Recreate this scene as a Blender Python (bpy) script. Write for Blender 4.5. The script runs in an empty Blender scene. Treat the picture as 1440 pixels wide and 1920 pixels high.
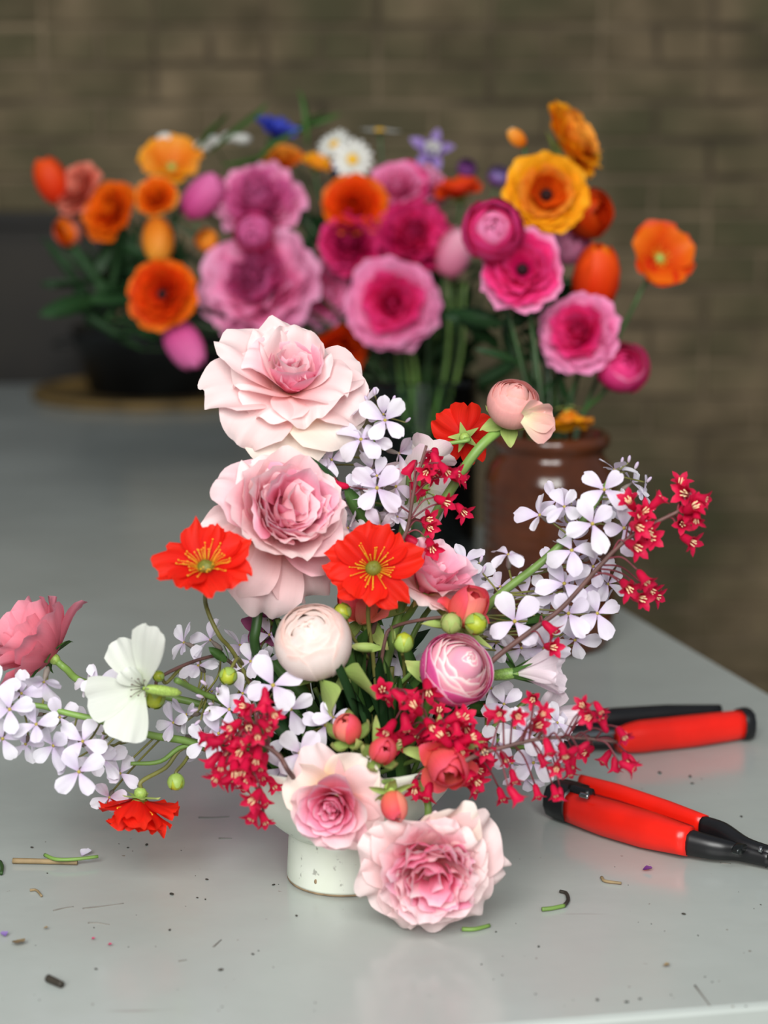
import bpy, math, random
import numpy as np
from mathutils import Vector, Matrix

# ------------------------------------------------------------ camera, light, exposure
scene = bpy.context.scene
COL = scene.collection
W_, H_, F_PX = 1440, 1920, 3500.0
PITCH = math.radians(10.68)
TABLE_Z = 0.75
CAM = Vector((0.0, 0.0, TABLE_Z + 0.42))
cam_data = bpy.data.cameras.new('camera')
cam = bpy.data.objects.new('camera', cam_data)
COL.objects.link(cam)
cam.location = CAM
cam.rotation_euler = (math.pi / 2 - PITCH, 0, 0)
cam_data.sensor_fit = 'VERTICAL'
cam_data.sensor_height = 24.0
cam_data.sensor_width = 18.0
cam_data.lens = F_PX / H_ * 24.0
cam_data.clip_start = 0.02
cam_data.dof.use_dof = True
cam_data.dof.focus_distance = 1.115
cam_data.dof.aperture_fstop = cam_data.lens / 1000.0 / 0.0140
scene.camera = cam

scene.view_settings.view_transform = 'Standard'
scene.view_settings.look = 'None'
scene.view_settings.gamma = 1.0
scene.view_settings.use_curve_mapping = False
scene.view_settings.exposure = 0.0

world = bpy.data.worlds.new('world')
scene.world = world
world.use_nodes = True
world.node_tree.nodes['Background'].inputs[0].default_value = (0.80, 0.88, 1.0, 1)
world.node_tree.nodes['Background'].inputs[1].default_value = 0.24


def area_light(name, loc, target, sx, sy, power, color=(1, 1, 1)):
    ld = bpy.data.lights.new(name, 'AREA')
    ld.shape = 'RECTANGLE'
    ld.size, ld.size_y = sx, sy
    ld.energy = power
    ld.color = color
    o = bpy.data.objects.new(name, ld)
    COL.objects.link(o)
    o.location = loc
    o.rotation_euler = (Vector(target) - Vector(loc)).to_track_quat('-Z', 'Y').to_euler()
    return o


# the two panes of the window behind the photographer
area_light('window_light', (-0.62, -1.10, 2.22), (0.0, 1.25, 0.80), 0.84, 1.35, 57, (1.0, 0.998, 0.97))
area_light('window_light', (0.40, -1.15, 2.22), (0.0, 1.25, 0.80), 0.84, 1.35, 53, (1.0, 0.998, 0.97))

rnd = random.Random(11)
nrs = np.random.RandomState(5)

# ------------------------------------------------------------ pixel <-> place helpers
Xc = Vector((1, 0, 0))
Yc = Vector((0, math.sin(PITCH), math.cos(PITCH)))
Zc = Vector((0, -math.cos(PITCH), math.sin(PITCH)))        # towards the viewer


def ray(px, py):
    return Xc * ((px - W_ / 2) / F_PX) + Yc * ((H_ / 2 - py) / F_PX) - Zc


def P(px, py, Y):
    d = ray(px, py)
    return CAM + d * (Y / d.y)


def T(px, py, dz=0.0):
    d = ray(px, py)
    return CAM + d * ((TABLE_Z + dz - CAM.z) / d.z)


def ppm(p):                                                # pixels per metre at a point
    return F_PX / (-(p - CAM).dot(Zc))


def facing(f, roll=0.0):
    """3x3 whose z column looks along f = (right, up, towards the viewer); y column is up in the picture."""
    z = (Xc * f[0] + Yc * f[1] + Zc * f[2]).normalized()
    up = Yc if abs(z.dot(Yc)) < 0.95 else (-Zc if z.dot(Yc) > 0 else Zc)
    x = up.cross(z).normalized()
    y = z.cross(x)
    R = Matrix((x, y, z)).transposed()
    return R @ Matrix.Rotation(roll, 3, 'Z')


# ------------------------------------------------------------ object helpers
def s2l(c):
    return tuple((v / 255 / 12.92) if v / 255 <= 0.04045 else ((v / 255 + 0.055) / 1.055) ** 2.4 for v in c[:3]) + (1,)


def mesh_data(name, v, f, uv=None, smooth=True):
    me = bpy.data.meshes.new(name)
    v = np.asarray(v, dtype=np.float32)
    if isinstance(f, np.ndarray) and f.ndim == 2:
        nf, k = f.shape
        me.vertices.add(len(v))
        me.vertices.foreach_set('co', v.ravel())
        me.loops.add(nf * k)
        me.loops.foreach_set('vertex_index', f.ravel().astype(np.int32))
        me.polygons.add(nf)
        me.polygons.foreach_set('loop_start', np.arange(0, nf * k, k, dtype=np.int32))
        me.update(calc_edges=True)
    else:
        me.from_pydata([tuple(float(c) for c in p) for p in v], [], [tuple(int(i) for i in q) for q in f])
        me.update()
    if uv is not None:
        lay = me.uv_layers.new(name='uv')
        li = np.zeros(len(me.loops), dtype=np.int32)
        me.loops.foreach_get('vertex_index', li)
        lay.data.foreach_set('uv', np.asarray(uv, dtype=np.float32)[li].ravel())
    me.polygons.foreach_set('use_smooth', np.full(len(me.polygons), bool(smooth)))
    return me


def obj(name, me, mat=None, parent=None, M=None):
    if mat is not None and not me.materials:
        me.materials.append(mat)
    o = bpy.data.objects.new(name, me)
    COL.objects.link(o)
    if parent is not None:
        o.parent = parent
    if M is not None:
        o.matrix_basis = M
    return o


def tag(o, label=None, cat=None, group=None, kind=None):
    if label: o['label'] = label
    if cat: o['category'] = cat
    if group: o['group'] = group
    if kind: o['kind'] = kind
    return o


def thing(name, loc, label, cat, group=None):
    o = bpy.data.objects.new(name, None)
    o.empty_display_size = 0.01
    COL.objects.link(o)
    o.location = loc
    return tag(o, label, cat, group)


def m4(R, s=1.0, loc=(0, 0, 0)):
    return Matrix.Translation(loc) @ (R.to_4x4() @ Matrix.Scale(s, 4))


class MB:
    """collects shapes of one part"""
    def __init__(self): self.v, self.f, self.uv = [], [], []

    def add(self, v, f, uv=None):
        n = len(self.v)
        self.v += [tuple(p) for p in v]
        self.f += [tuple(int(i) + n for i in q) for q in f]
        self.uv += [tuple(q) for q in uv] if uv is not None else [(0.5, 0.5)] * len(v)
        return self

    def build(self, name, mat, parent=None, smooth=True, M=None):
        return obj(name, mesh_data(name, self.v, self.f, self.uv, smooth), mat, parent, M)


def smooth_path(pts, n=10):
    pts = [Vector(p) for p in pts]
    if len(pts) == 2:
        return [pts[0].lerp(pts[1], i / n) for i in range(n + 1)]
    out = []
    ext = [pts[0] * 2 - pts[1]] + pts + [pts[-1] * 2 - pts[-2]]
    for i in range(1, len(ext) - 2):
        a, b, c, d = ext[i - 1:i + 3]
        for k in range(n):
            t = k / n
            out.append(0.5 * ((2 * b) + (c - a) * t + (2 * a - 5 * b + 4 * c - d) * t * t + (3 * b - a - 3 * c + d) * t ** 3))
    out.append(pts[-1])
    return out


def tube(pts, r0, r1=None, n=7, seg=6, cap=True, ry=None):
    """round rod through points; ry squashes it"""
    r1 = r0 if r1 is None else r1
    path = smooth_path(pts, seg) if len(pts) > 1 else pts
    v, f, uv = [], [], []
    N = len(path)
    prev = None
    for i, p in enumerate(path):
        t = (path[min(i + 1, N - 1)] - path[max(i - 1, 0)]).normalized()
        if prev is None:
            a = t.cross(Vector((0, 0, 1)))
            if a.length < 1e-3: a = t.cross(Vector((0, 1, 0)))
            a.normalize()
        else:
            a = (prev - t * prev.dot(t)).normalized()
        prev = a
        b = t.cross(a)
        k = i / (N - 1)
        r = r0 + (r1 - r0) * k
        for j in range(n):
            an = 2 * math.pi * j / n
            v.append(p + a * (r * math.cos(an)) + b * ((ry or 1) * r * math.sin(an)))
            uv.append((j / n, k))
    for i in range(N - 1):
        for j in range(n):
            f.append((i * n + j, i * n + (j + 1) % n, (i + 1) * n + (j + 1) % n, (i + 1) * n + j))
    if cap:
        f.append(tuple(range(n))[::-1])
        f.append(tuple((N - 1) * n + j for j in range(n)))
    return v, f, uv


def lathe(prof, n=48, wob=0.0):
    """prof: list of (r, z)"""
    v, f, uv = [], [], []
    m = len(prof)
    for i, (r, z) in enumerate(prof):
        for j in range(n):
            a = 2 * math.pi * j / n
            rr = r * (1 + wob * math.sin(3 * a + z * 40))
            v.append((rr * math.cos(a), rr * math.sin(a), z))
            uv.append((j / n, i / (m - 1)))
    for i in range(m - 1):
        for j in range(n):
            f.append((i * n + j, i * n + (j + 1) % n, (i + 1) * n + (j + 1) % n, (i + 1) * n + j))
    if prof[0][0] > 1e-6: f.append(tuple(range(n))[::-1])
    if prof[-1][0] > 1e-6: f.append(tuple((m - 1) * n + j for j in range(n)))
    return v, f, uv


def box(c, s):
    x, y, z = c; a, b, d = s[0] / 2, s[1] / 2, s[2] / 2
    v = [(x + i * a, y + j * b, z + k * d) for i in (-1, 1) for j in (-1, 1) for k in (-1, 1)]
    f = [(0, 1, 3, 2), (4, 6, 7, 5), (0, 4, 5, 1), (2, 3, 7, 6), (0, 2, 6, 4), (1, 5, 7, 3)]
    return v, f


def loft(path, sizes, n=12, power=3.0, up=Vector((0, 0, 1))):
    """rounded box section (half width, half height) swept along path"""
    path = [Vector(p) for p in path]
    v, f = [], []
    N = len(path)
    for i, p in enumerate(path):
        t = (path[min(i + 1, N - 1)] - path[max(i - 1, 0)]).normalized()
        a = up.cross(t).normalized()
        b = t.cross(a)
        hw, hh = sizes[i]
        for j in range(n):
            an = 2 * math.pi * (j + 0.5) / n
            c, s = math.cos(an), math.sin(an)
            k = (abs(c) ** power + abs(s) ** power) ** (-1 / power)
            v.append(p + a * (hw * c * k) + b * (hh * s * k))
    for i in range(N - 1):
        for j in range(n):
            f.append((i * n + j, i * n + (j + 1) % n, (i + 1) * n + (j + 1) % n, (i + 1) * n + j))
    f.append(tuple(range(n))[::-1])
    f.append(tuple((N - 1) * n + j for j in range(n)))
    return v, f


# ------------------------------------------------------------ materials
def nodes_of(name):
    m = bpy.data.materials.new(name)
    m.use_nodes = True
    nt = m.node_tree
    return m, nt, nt.nodes, nt.links, nt.nodes['Principled BSDF']


def petal_mat(name, stops, transl=0.3, rough=0.55, vary=0.06, vein=0.0, tint=None, spec=0.25, wobble=.24):
    """colour runs from the petal's base (0) to its edge (1); that is the petal's own colouring"""
    m, nt, N, L, bs = nodes_of(name)
    uvn = N.new('ShaderNodeUVMap')
    sep = N.new('ShaderNodeSeparateXYZ'); L.new(uvn.outputs[0], sep.inputs[0])
    noise = N.new('ShaderNodeTexNoise'); noise.inputs['Scale'].default_value = 3.0
    L.new(uvn.outputs[0], noise.inputs['Vector'])
    wob = N.new('ShaderNodeMath'); wob.operation = 'MULTIPLY_ADD'
    L.new(noise.outputs[0], wob.inputs[0]); wob.inputs[1].default_value = wobble
    add = N.new('ShaderNodeMath'); add.operation = 'SUBTRACT'; add.inputs[1].default_value = wobble / 2
    L.new(sep.outputs[1], wob.inputs[2]); L.new(wob.outputs[0], add.inputs[0])
    ramp = N.new('ShaderNodeValToRGB'); L.new(add.outputs[0], ramp.inputs[0])
    e = ramp.color_ramp.elements
    e[0].position, e[0].color = stops[0][0], s2l(stops[0][1])
    e[1].position, e[1].color = stops[-1][0], s2l(stops[-1][1])
    for p, c in stops[1:-1]:
        x = e.new(p); x.color = s2l(c)
    col = ramp.outputs[0]
    if vein:
        mp = N.new('ShaderNodeMapping'); mp.inputs['Scale'].default_value = (22, 1.2, 1)
        L.new(uvn.outputs[0], mp.inputs[0])
        vn = N.new('ShaderNodeTexNoise'); vn.inputs['Scale'].default_value = 1.0; vn.inputs['Detail'].default_value = 3
        L.new(mp.outputs[0], vn.inputs['Vector'])
        mr = N.new('ShaderNodeMapRange'); mr.inputs[3].default_value = 1 - vein; mr.inputs[4].default_value = 1 + vein * .4
        mr.inputs[1].default_value = .3; mr.inputs[2].default_value = .7
        L.new(vn.outputs[0], mr.inputs[0])
        mx = N.new('ShaderNodeMix'); mx.data_type = 'RGBA'; mx.blend_type = 'MULTIPLY'; mx.inputs[0].default_value = 1
        L.new(col, mx.inputs[6]); L.new(mr.outputs[0], mx.inputs[7]); col = mx.outputs[2]
    oi = N.new('ShaderNodeObjectInfo')
    if tint is not None:
        mt = N.new('ShaderNodeMix'); mt.data_type = 'RGBA'
        mrt = N.new('ShaderNodeMapRange'); mrt.inputs[3].default_value = 0; mrt.inputs[4].default_value = tint[1]
        L.new(oi.outputs['Random'], mrt.inputs[0]); L.new(mrt.outputs[0], mt.inputs[0])
        L.new(col, mt.inputs[6]); mt.inputs[7].default_value = s2l(tint[0]); col = mt.outputs[2]
    hv = N.new('ShaderNodeHueSaturation')
    mr2 = N.new('ShaderNodeMapRange'); mr2.inputs[3].default_value = 1 - vary; mr2.inputs[4].default_value = 1 + vary
    L.new(oi.outputs['Random'], mr2.inputs[0]); L.new(mr2.outputs[0], hv.inputs['Value'])
    L.new(col, hv.inputs['Color']); col = hv.outputs[0]
    L.new(col, bs.inputs['Base Color'])
    bs.inputs['Roughness'].default_value = rough
    bs.inputs['Specular IOR Level'].default_value = spec
    if transl:
        tr = N.new('ShaderNodeBsdfTranslucent'); L.new(col, tr.inputs[0])
        ms = N.new('ShaderNodeMixShader'); ms.inputs[0].default_value = transl
        L.new(bs.outputs[0], ms.inputs[1]); L.new(tr.outputs[0], ms.inputs[2])
        L.new(ms.outputs[0], N['Material Output'].inputs[0])
    return m


def plain(name, c, rough=0.5, metal=0.0, spec=0.5, noise=0.0, scale=8.0, bump=0.0, c2=None, vary=0.0):
    m, nt, N, L, bs = nodes_of(name)
    bs.inputs['Roughness'].default_value = rough
    bs.inputs['Metallic'].default_value = metal
    bs.inputs['Specular IOR Level'].default_value = spec
    tc = N.new('ShaderNodeTexCoord')
    nz = N.new('ShaderNodeTexNoise'); nz.inputs['Scale'].default_value = scale; nz.inputs['Detail'].default_value = 5
    L.new(tc.outputs['Object'], nz.inputs['Vector'])
    ramp = N.new('ShaderNodeValToRGB'); L.new(nz.outputs[0], ramp.inputs[0])
    ramp.color_ramp.elements[0].position = 0.35; ramp.color_ramp.elements[1].position = 0.68
    c2 = c2 or tuple(v * (1 - noise) for v in c)
    ramp.color_ramp.elements[0].color = s2l(c2)
    ramp.color_ramp.elements[1].color = s2l(c)
    col = ramp.outputs[0]
    if vary:
        oi = N.new('ShaderNodeObjectInfo')
        hv = N.new('ShaderNodeHueSaturation')
        mr2 = N.new('ShaderNodeMapRange'); mr2.inputs[3].default_value = 1 - vary; mr2.inputs[4].default_value = 1 + vary
        L.new(oi.outputs['Random'], mr2.inputs[0]); L.new(mr2.outputs[0], hv.inputs['Value'])
        L.new(col, hv.inputs['Color']); col = hv.outputs[0]
    L.new(col, bs.inputs['Base Color'])
    if bump:
        b = N.new('ShaderNodeBump'); b.inputs['Strength'].default_value = bump; b.inputs['Distance'].default_value = 0.01
        L.new(nz.outputs[0], b.inputs['Height']); L.new(b.outputs[0], bs.inputs['Normal'])
    return m


MAT = {}
MAT['rose_pale'] = petal_mat('rose_pale', [(0.0, (250, 214, 140)), (0.14, (250, 196, 180)), (0.4, (251, 212, 212)), (0.75, (253, 226, 226)), (1, (254, 236, 234))], 0.42, vary=0.03, vein=.025)
MAT['rose_blush'] = petal_mat('rose_blush', [(0.0, (248, 168, 168)), (0.3, (249, 184, 196)), (0.75, (252, 208, 216)), (1, (254, 230, 232))], 0.45, vary=.03, vein=.03)
MAT['rose_pink'] = petal_mat('rose_pink', [(0.0, (244, 122, 152)), (0.4, (248, 156, 184)), (0.85, (251, 190, 210)), (1, (254, 222, 232))], 0.45, vary=.04, vein=.04)
MAT['rose_hot'] = petal_mat('rose_hot', [(0.0, (240, 100, 140)), (0.5, (246, 138, 174)), (0.9, (250, 178, 204)), (1, (254, 222, 232))], 0.45, vary=.04, vein=.04)
MAT['rose_cream'] = petal_mat('rose_cream', [(0.0, (250, 214, 110)), (0.25, (250, 226, 180)), (0.6, (253, 238, 224)), (1, (254, 242, 234))], 0.42, vary=.03, vein=.03)
MAT['rose_salmon'] = petal_mat('rose_salmon', [(0.0, (228, 104, 124)), (0.5, (240, 136, 156)), (1, (247, 168, 184))], 0.4, vary=.05, vein=.05)
MAT['coral'] = petal_mat('coral', [(0.0, (246, 170, 90)), (0.35, (240, 118, 96)), (0.8, (232, 84, 92)), (1, (226, 90, 110))], 0.25, vein=.08)
MAT['coral_pale'] = petal_mat('coral_pale', [(0.0, (248, 190, 120)), (0.4, (246, 160, 130)), (1, (238, 120, 116))], 0.25, vein=.08)
MAT['ran_white'] = petal_mat('ran_white', [(0.0, (244, 238, 214)), (0.4, (253, 244, 236)), (0.9, (254, 244, 239)), (1, (252, 228, 220))], 0.4, vary=.02, vein=.02)
MAT['ran_pinkwhite'] = petal_mat('ran_pinkwhite', [(0.0, (244, 240, 214)), (0.35, (250, 222, 224)), (0.75, (246, 176, 200)), (0.93, (246, 178, 196)), (0.97, (255, 240, 236)), (1, (255, 246, 242))], 0.35, vary=.03, vein=.03, wobble=.03)
MAT['ran_pinkdeep'] = petal_mat('ran_pinkdeep', [(0.0, (248, 220, 228)), (0.4, (244, 150, 198)), (0.90, (232, 92, 166)), (.955, (236, 110, 176)), (.985, (255, 232, 242)), (1, (255, 240, 246))], 0.35, vary=.04, vein=.03, wobble=.03)
MAT['ran_peach'] = petal_mat('ran_peach', [(0.0, (240, 236, 196)), (0.45, (250, 214, 196)), (0.9, (250, 190, 184)), (1, (250, 196, 190))], 0.4, vary=.04, vein=.05)
MAT['geum'] = petal_mat('geum', [(0.0, (206, 16, 12)), (0.4, (234, 30, 16)), (1, (243, 46, 24))], 0.42, rough=.6, vein=.12, vary=.06)
MAT['rocket'] = petal_mat('rocket', [(0.0, (206, 180, 216)), (0.2, (228, 216, 236)), (0.5, (239, 236, 243)), (1, (243, 241, 246))], 0.32, vary=.03, vein=.03, tint=((214, 196, 228), .45))
MAT['rocket_bud'] = petal_mat('rocket_bud', [(0.0, (180, 168, 170)), (1, (206, 186, 220))], 0.15)
MAT['heuchera'] = petal_mat('heuchera', [(0.0, (200, 14, 66)), (0.5, (218, 22, 72)), (1, (228, 34, 82))], 0.4, vary=.12, vein=.05)
MAT['cockle_white'] = petal_mat('cockle_white', [(0.0, (214, 226, 196)), (0.3, (226, 231, 218)), (1, (234, 237, 229))], 0.35, vary=.02, vein=.03)
MAT['cockle_pink'] = petal_mat('cockle_pink', [(0.0, (226, 220, 214)), (0.4, (240, 226, 232)), (1, (246, 232, 240))], 0.28, vein=.08)
MAT['hellebore'] = petal_mat('hellebore', [(0.0, (226, 232, 196)), (0.45, (240, 232, 228)), (1, (232, 204, 216))], 0.25, vein=.06)
MAT['plum'] = petal_mat('plum', [(0.0, (140, 62, 104)), (1, (170, 88, 130))], 0.25, vein=.12)
MAT['green'] = plain('green', (122, 158, 74), .5, noise=.25, scale=30, vary=.1)
MAT['green_light'] = plain('green_light', (162, 192, 92), .5, noise=.15, scale=30, vary=.08)
MAT['green_lime'] = plain('green_lime', (182, 196, 52), .45, noise=.25, scale=60)
MAT['green_dark'] = plain('green_dark', (52, 86, 38), .45, noise=.4, scale=25, vary=.2)
MAT['green_deep'] = plain('green_deep', (34, 62, 36), .5, noise=.4, scale=25, vary=.25)
MAT['leaf'] = petal_mat('leaf', [(0, (74, 108, 50)), (1, (66, 104, 48))], .2, vein=.2, vary=.2)
MAT['leaf_dark'] = petal_mat('leaf_dark', [(0, (40, 70, 36)), (1, (34, 66, 34))], .18, vein=.2, vary=.3)
MAT['sepal'] = petal_mat('sepal', [(0, (150, 178, 92)), (0.7, (172, 194, 112)), (1, (186, 190, 120))], .22, vein=.12)
MAT['stem_brown'] = plain('stem_brown', (112, 78, 72), .6, noise=.3, scale=60)
MAT['stem_olive'] = plain('stem_olive', (128, 128, 62), .55, noise=.25, scale=60)
MAT['stem_red'] = plain('stem_red', (128, 52, 62), .6, noise=.25, scale=60)
MAT['yellow'] = plain('yellow', (246, 190, 40), .5, noise=.1, scale=80)
MAT['stamen_pale'] = plain('stamen_pale', (255, 226, 176), .5, noise=.05)
MAT['eye'] = plain('eye', (190, 170, 70), .5, noise=.3, scale=200)
MAT['calyx_purple'] = plain('calyx_purple', (140, 128, 118), .6, noise=.2, scale=120)
MAT['olive_eye'] = plain('olive_eye', (136, 140, 40), .6, noise=.5, scale=300)

# ------------------------------------------------------------ petal shapes
_grid = {}


def grid(nu, nv):
    if (nu, nv) not in _grid:
        i, j = np.meshgrid(np.arange(nv - 1), np.arange(nu - 1), indexing='ij')
        a = (i * nu + j).ravel()
        _grid[(nu, nv)] = np.stack([a, a + 1, a + nu + 1, a + nu], 1)
    return _grid[(nu, nv)]


def petal(L=1.0, W=.5, th0=30., th1=80., cup=.6, cup1=None, ruf=.05, rk=4., curl=0., notch=0., rnd_=.35, bw=.25,
          vm=.65, tip=.2, r0=.05, z0=0., phi=0., twist=0., nu=9, nv=9, edge=.02, pinch=0., roll=0.):
    """one petal in flower space: +z is the flower's axis. th = angle of the midrib from the axis (degrees)."""
    cup1 = cup if cup1 is None else cup1
    u = np.linspace(-1, 1, nu)
    v = np.linspace(0, 1, nv)
    ln = 1 - rnd_ * np.abs(u) ** 2.6 - notch * np.exp(-(u / .2) ** 2) + edge * (np.sin(3.3 * u + nrs.rand() * 6.3) + .7 * np.sin(8 * u + nrs.rand() * 6.3))
    vv = v[:, None] * ln[None, :]
    uu = np.repeat(u[None, :], nv, 0)
    w = bw + (1 - bw) * np.sin(np.pi / 2 * np.clip(vv / vm, 0, 1)) ** 1.2
    w = w * (1 - tip * np.clip((vv - vm) / (1 - vm), 0, 1.2) ** 2)
    s = np.linspace(0, 1.2, 80)
    th = np.radians(th0 + (th1 - th0) * s + curl * np.clip((s - .7) / .3, 0, None) ** 1.5)
    S = np.concatenate([[0], np.cumsum(np.sin(th))[:-1]]) * (s[1] - s[0]) * L
    C = np.concatenate([[0], np.cumsum(np.cos(th))[:-1]]) * (s[1] - s[0]) * L
    Sv, Cv, T_ = np.interp(vv, s, S), np.interp(vv, s, C), np.interp(vv, s, th)
    k = cup + (cup1 - cup) * vv
    k = np.where(np.abs(k) < 1e-3, 1e-3, k)
    lat = np.sin(k * uu) / k * W * w
    inn = (1 - np.cos(k * uu)) / k * W * w
    p1, p2, p3 = nrs.rand(3) * 6.28
    d = ruf * vv ** 1.6 * (np.sin(rk * uu + p1) + .5 * np.sin(2.3 * rk * uu + p2) + .4 * np.sin(5 * vv + p3)) + inn
    d = d + .55 * ruf * np.clip(vv, 0, 1) ** 6 * (np.sin(9.5 * uu + p2) + .6 * np.sin(15 * uu + p3)) * (nu >= 11)
    d = d - roll * W * (np.abs(uu) ** 4 * vv + .7 * np.clip((vv - .78) / .22, 0, 1.3) ** 2)
    d = d - pinch * W * np.exp(-(uu / .25) ** 2) * vv
    rad = r0 + Sv - d * np.cos(T_)
    ax = z0 + Cv + d * np.sin(T_)
    if twist:
        a = twist * vv
        rad, lat = r0 + (rad - r0) * np.cos(a) - lat * np.sin(a), (rad - r0) * np.sin(a) + lat * np.cos(a)
    c, sn = math.cos(phi), math.sin(phi)
    V = np.stack([rad * c - lat * sn, rad * sn + lat * c, ax], -1).reshape(-1, 3)
    UV = np.stack([(uu + 1) / 2, np.clip(vv / (1 - .0), 0, 1)], -1).reshape(-1, 2)
    return V, grid(nu, nv), UV


def globe_petal(rho=1., phi=0., hw=60., t0=172., t1=30., rnd_=18., zs=1., flare=0., ruf=.012, nu=9, nv=9, zc=0., tilt=0.):
    """petal wrapped round a ball, from the stem side (t0) up to polar angle t1"""
    u = np.linspace(-1, 1, nu); v = np.linspace(0, 1, nv)
    p1, p2 = nrs.rand(2) * 6.28
    tt = t1 + rnd_ * np.abs(u) ** 2 + tilt * u + 2.5 * np.sin(5 * u + p1)
    th = np.radians(t0 + (tt[None, :] - t0) * v[:, None])
    w = .35 + .65 * np.sin(np.pi / 2 * np.clip(v / .55, 0, 1))
    w = w * (1 - .18 * np.clip((v - .6) / .4, 0, 1) ** 2)
    az = phi + np.radians(hw) * u[None, :] * w[:, None]
    r = rho * (1 + flare * v[:, None] ** 4 + ruf * np.sin(4 * u[None, :] + p2) * v[:, None])
    V = np.stack([r * np.sin(th) * np.cos(az), r * np.sin(th) * np.sin(az), zc + r * np.cos(th) * zs], -1).reshape(-1, 3)
    UV = np.stack([np.repeat((u[None, :] + 1) / 2, nv, 0), np.repeat(v[:, None], nu, 1)], -1).reshape(-1, 2)
    return V, grid(nu, nv), UV


def add_petal(parent, M, data, mat, name='petal'):
    V, F, UV = data
    return obj(name, mesh_data(name, V, F, UV), MAT[mat], parent, M)


def leaf_data(L, W, bend=40., cup=.5, th0=0., ruf=.04, rnd_=.9, nu=5, nv=8):
    return petal(L=L, W=W, th0=th0, th1=th0 + bend, cup=cup, ruf=ruf * L, rnd_=rnd_, bw=.12, vm=.45, tip=.75, r0=0, nu=nu, nv=nv, edge=.0, pinch=-.15)


def dome(r, h, n=10, m=4, bumps=0.):
    prof = [(r * math.cos(a), h * math.sin(a)) for a in [math.pi / 2 * i / m for i in range(m)]] + [(1e-4, h)]
    v, f, uv = lathe(prof, n)
    if bumps:
        v = [(x * (1 + bumps * rnd.uniform(-1, 1)), y * (1 + bumps * rnd.uniform(-1, 1)), z * (1 + bumps * rnd.uniform(-1, 1))) for x, y, z in v]
    return v, f, uv


def egg(r, h, n=12, m=8, point=0.):
    prof = []
    for i in range(m + 1):
        a = math.pi * i / m
        prof.append((max(1e-4, r * math.sin(a) ** (1.0 if a < 1.57 else 1 + point)), h / 2 * (1 - math.cos(a))))
    return lathe(prof, n)


def filaments(n, r_in, r_out, z0, z1, rad, head=0., jitter=.3):
    b = MB()
    for i in range(n):
        a = 2 * math.pi * i / n + rnd.uniform(-.2, .2)
        k = 1 + jitter * rnd.uniform(-1, 1)
        p0 = Vector((r_in * math.cos(a), r_in * math.sin(a), z0))
        p1 = Vector((r_out * k * math.cos(a), r_out * k * math.sin(a), z0 + (z1 - z0) * rnd.uniform(.7, 1.1)))
        mid = p0.lerp(p1, .5) + Vector((0, 0, (z1 - z0) * .2))
        b.add(*tube([p0, mid, p1], rad, rad * .7, 4, 2))
        if head:
            hv, hf, hu = egg(head, head * 2.2, 5, 3)
            b.add([Vector(q) + p1 for q in hv], hf, hu)
    return b


def thing_stem(t, pts, r0, r1=None, mat='green', name='stem', n=7):
    """stem through world points, under thing t"""
    o = t.location
    return MB().add(*tube([Vector(p) - o for p in pts], r0, r1, n)).build(name, MAT[mat], t)


def add_leaf(t, base, direction, L, W, mat='leaf', bend=40, roll=0., name='leaf', cup=.5, parent=None, rnd_=.9):
    z = Vector(direction).normalized()
    x = z.cross(Vector((0, 0, 1)))
    if x.length < 1e-3: x = Vector((1, 0, 0))
    x.normalize(); y = z.cross(x)
    R = Matrix((x, y, z)).transposed() @ Matrix.Rotation(roll, 3, 'Z')
    return add_petal(parent or t, m4(R, 1, Vector(base) - t.location), leaf_data(L, W, bend, cup, rnd_=rnd_), mat, name)


# ------------------------------------------------------------ the setting
VASE_C = T(645, 1642)
YV = VASE_C.y


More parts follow.
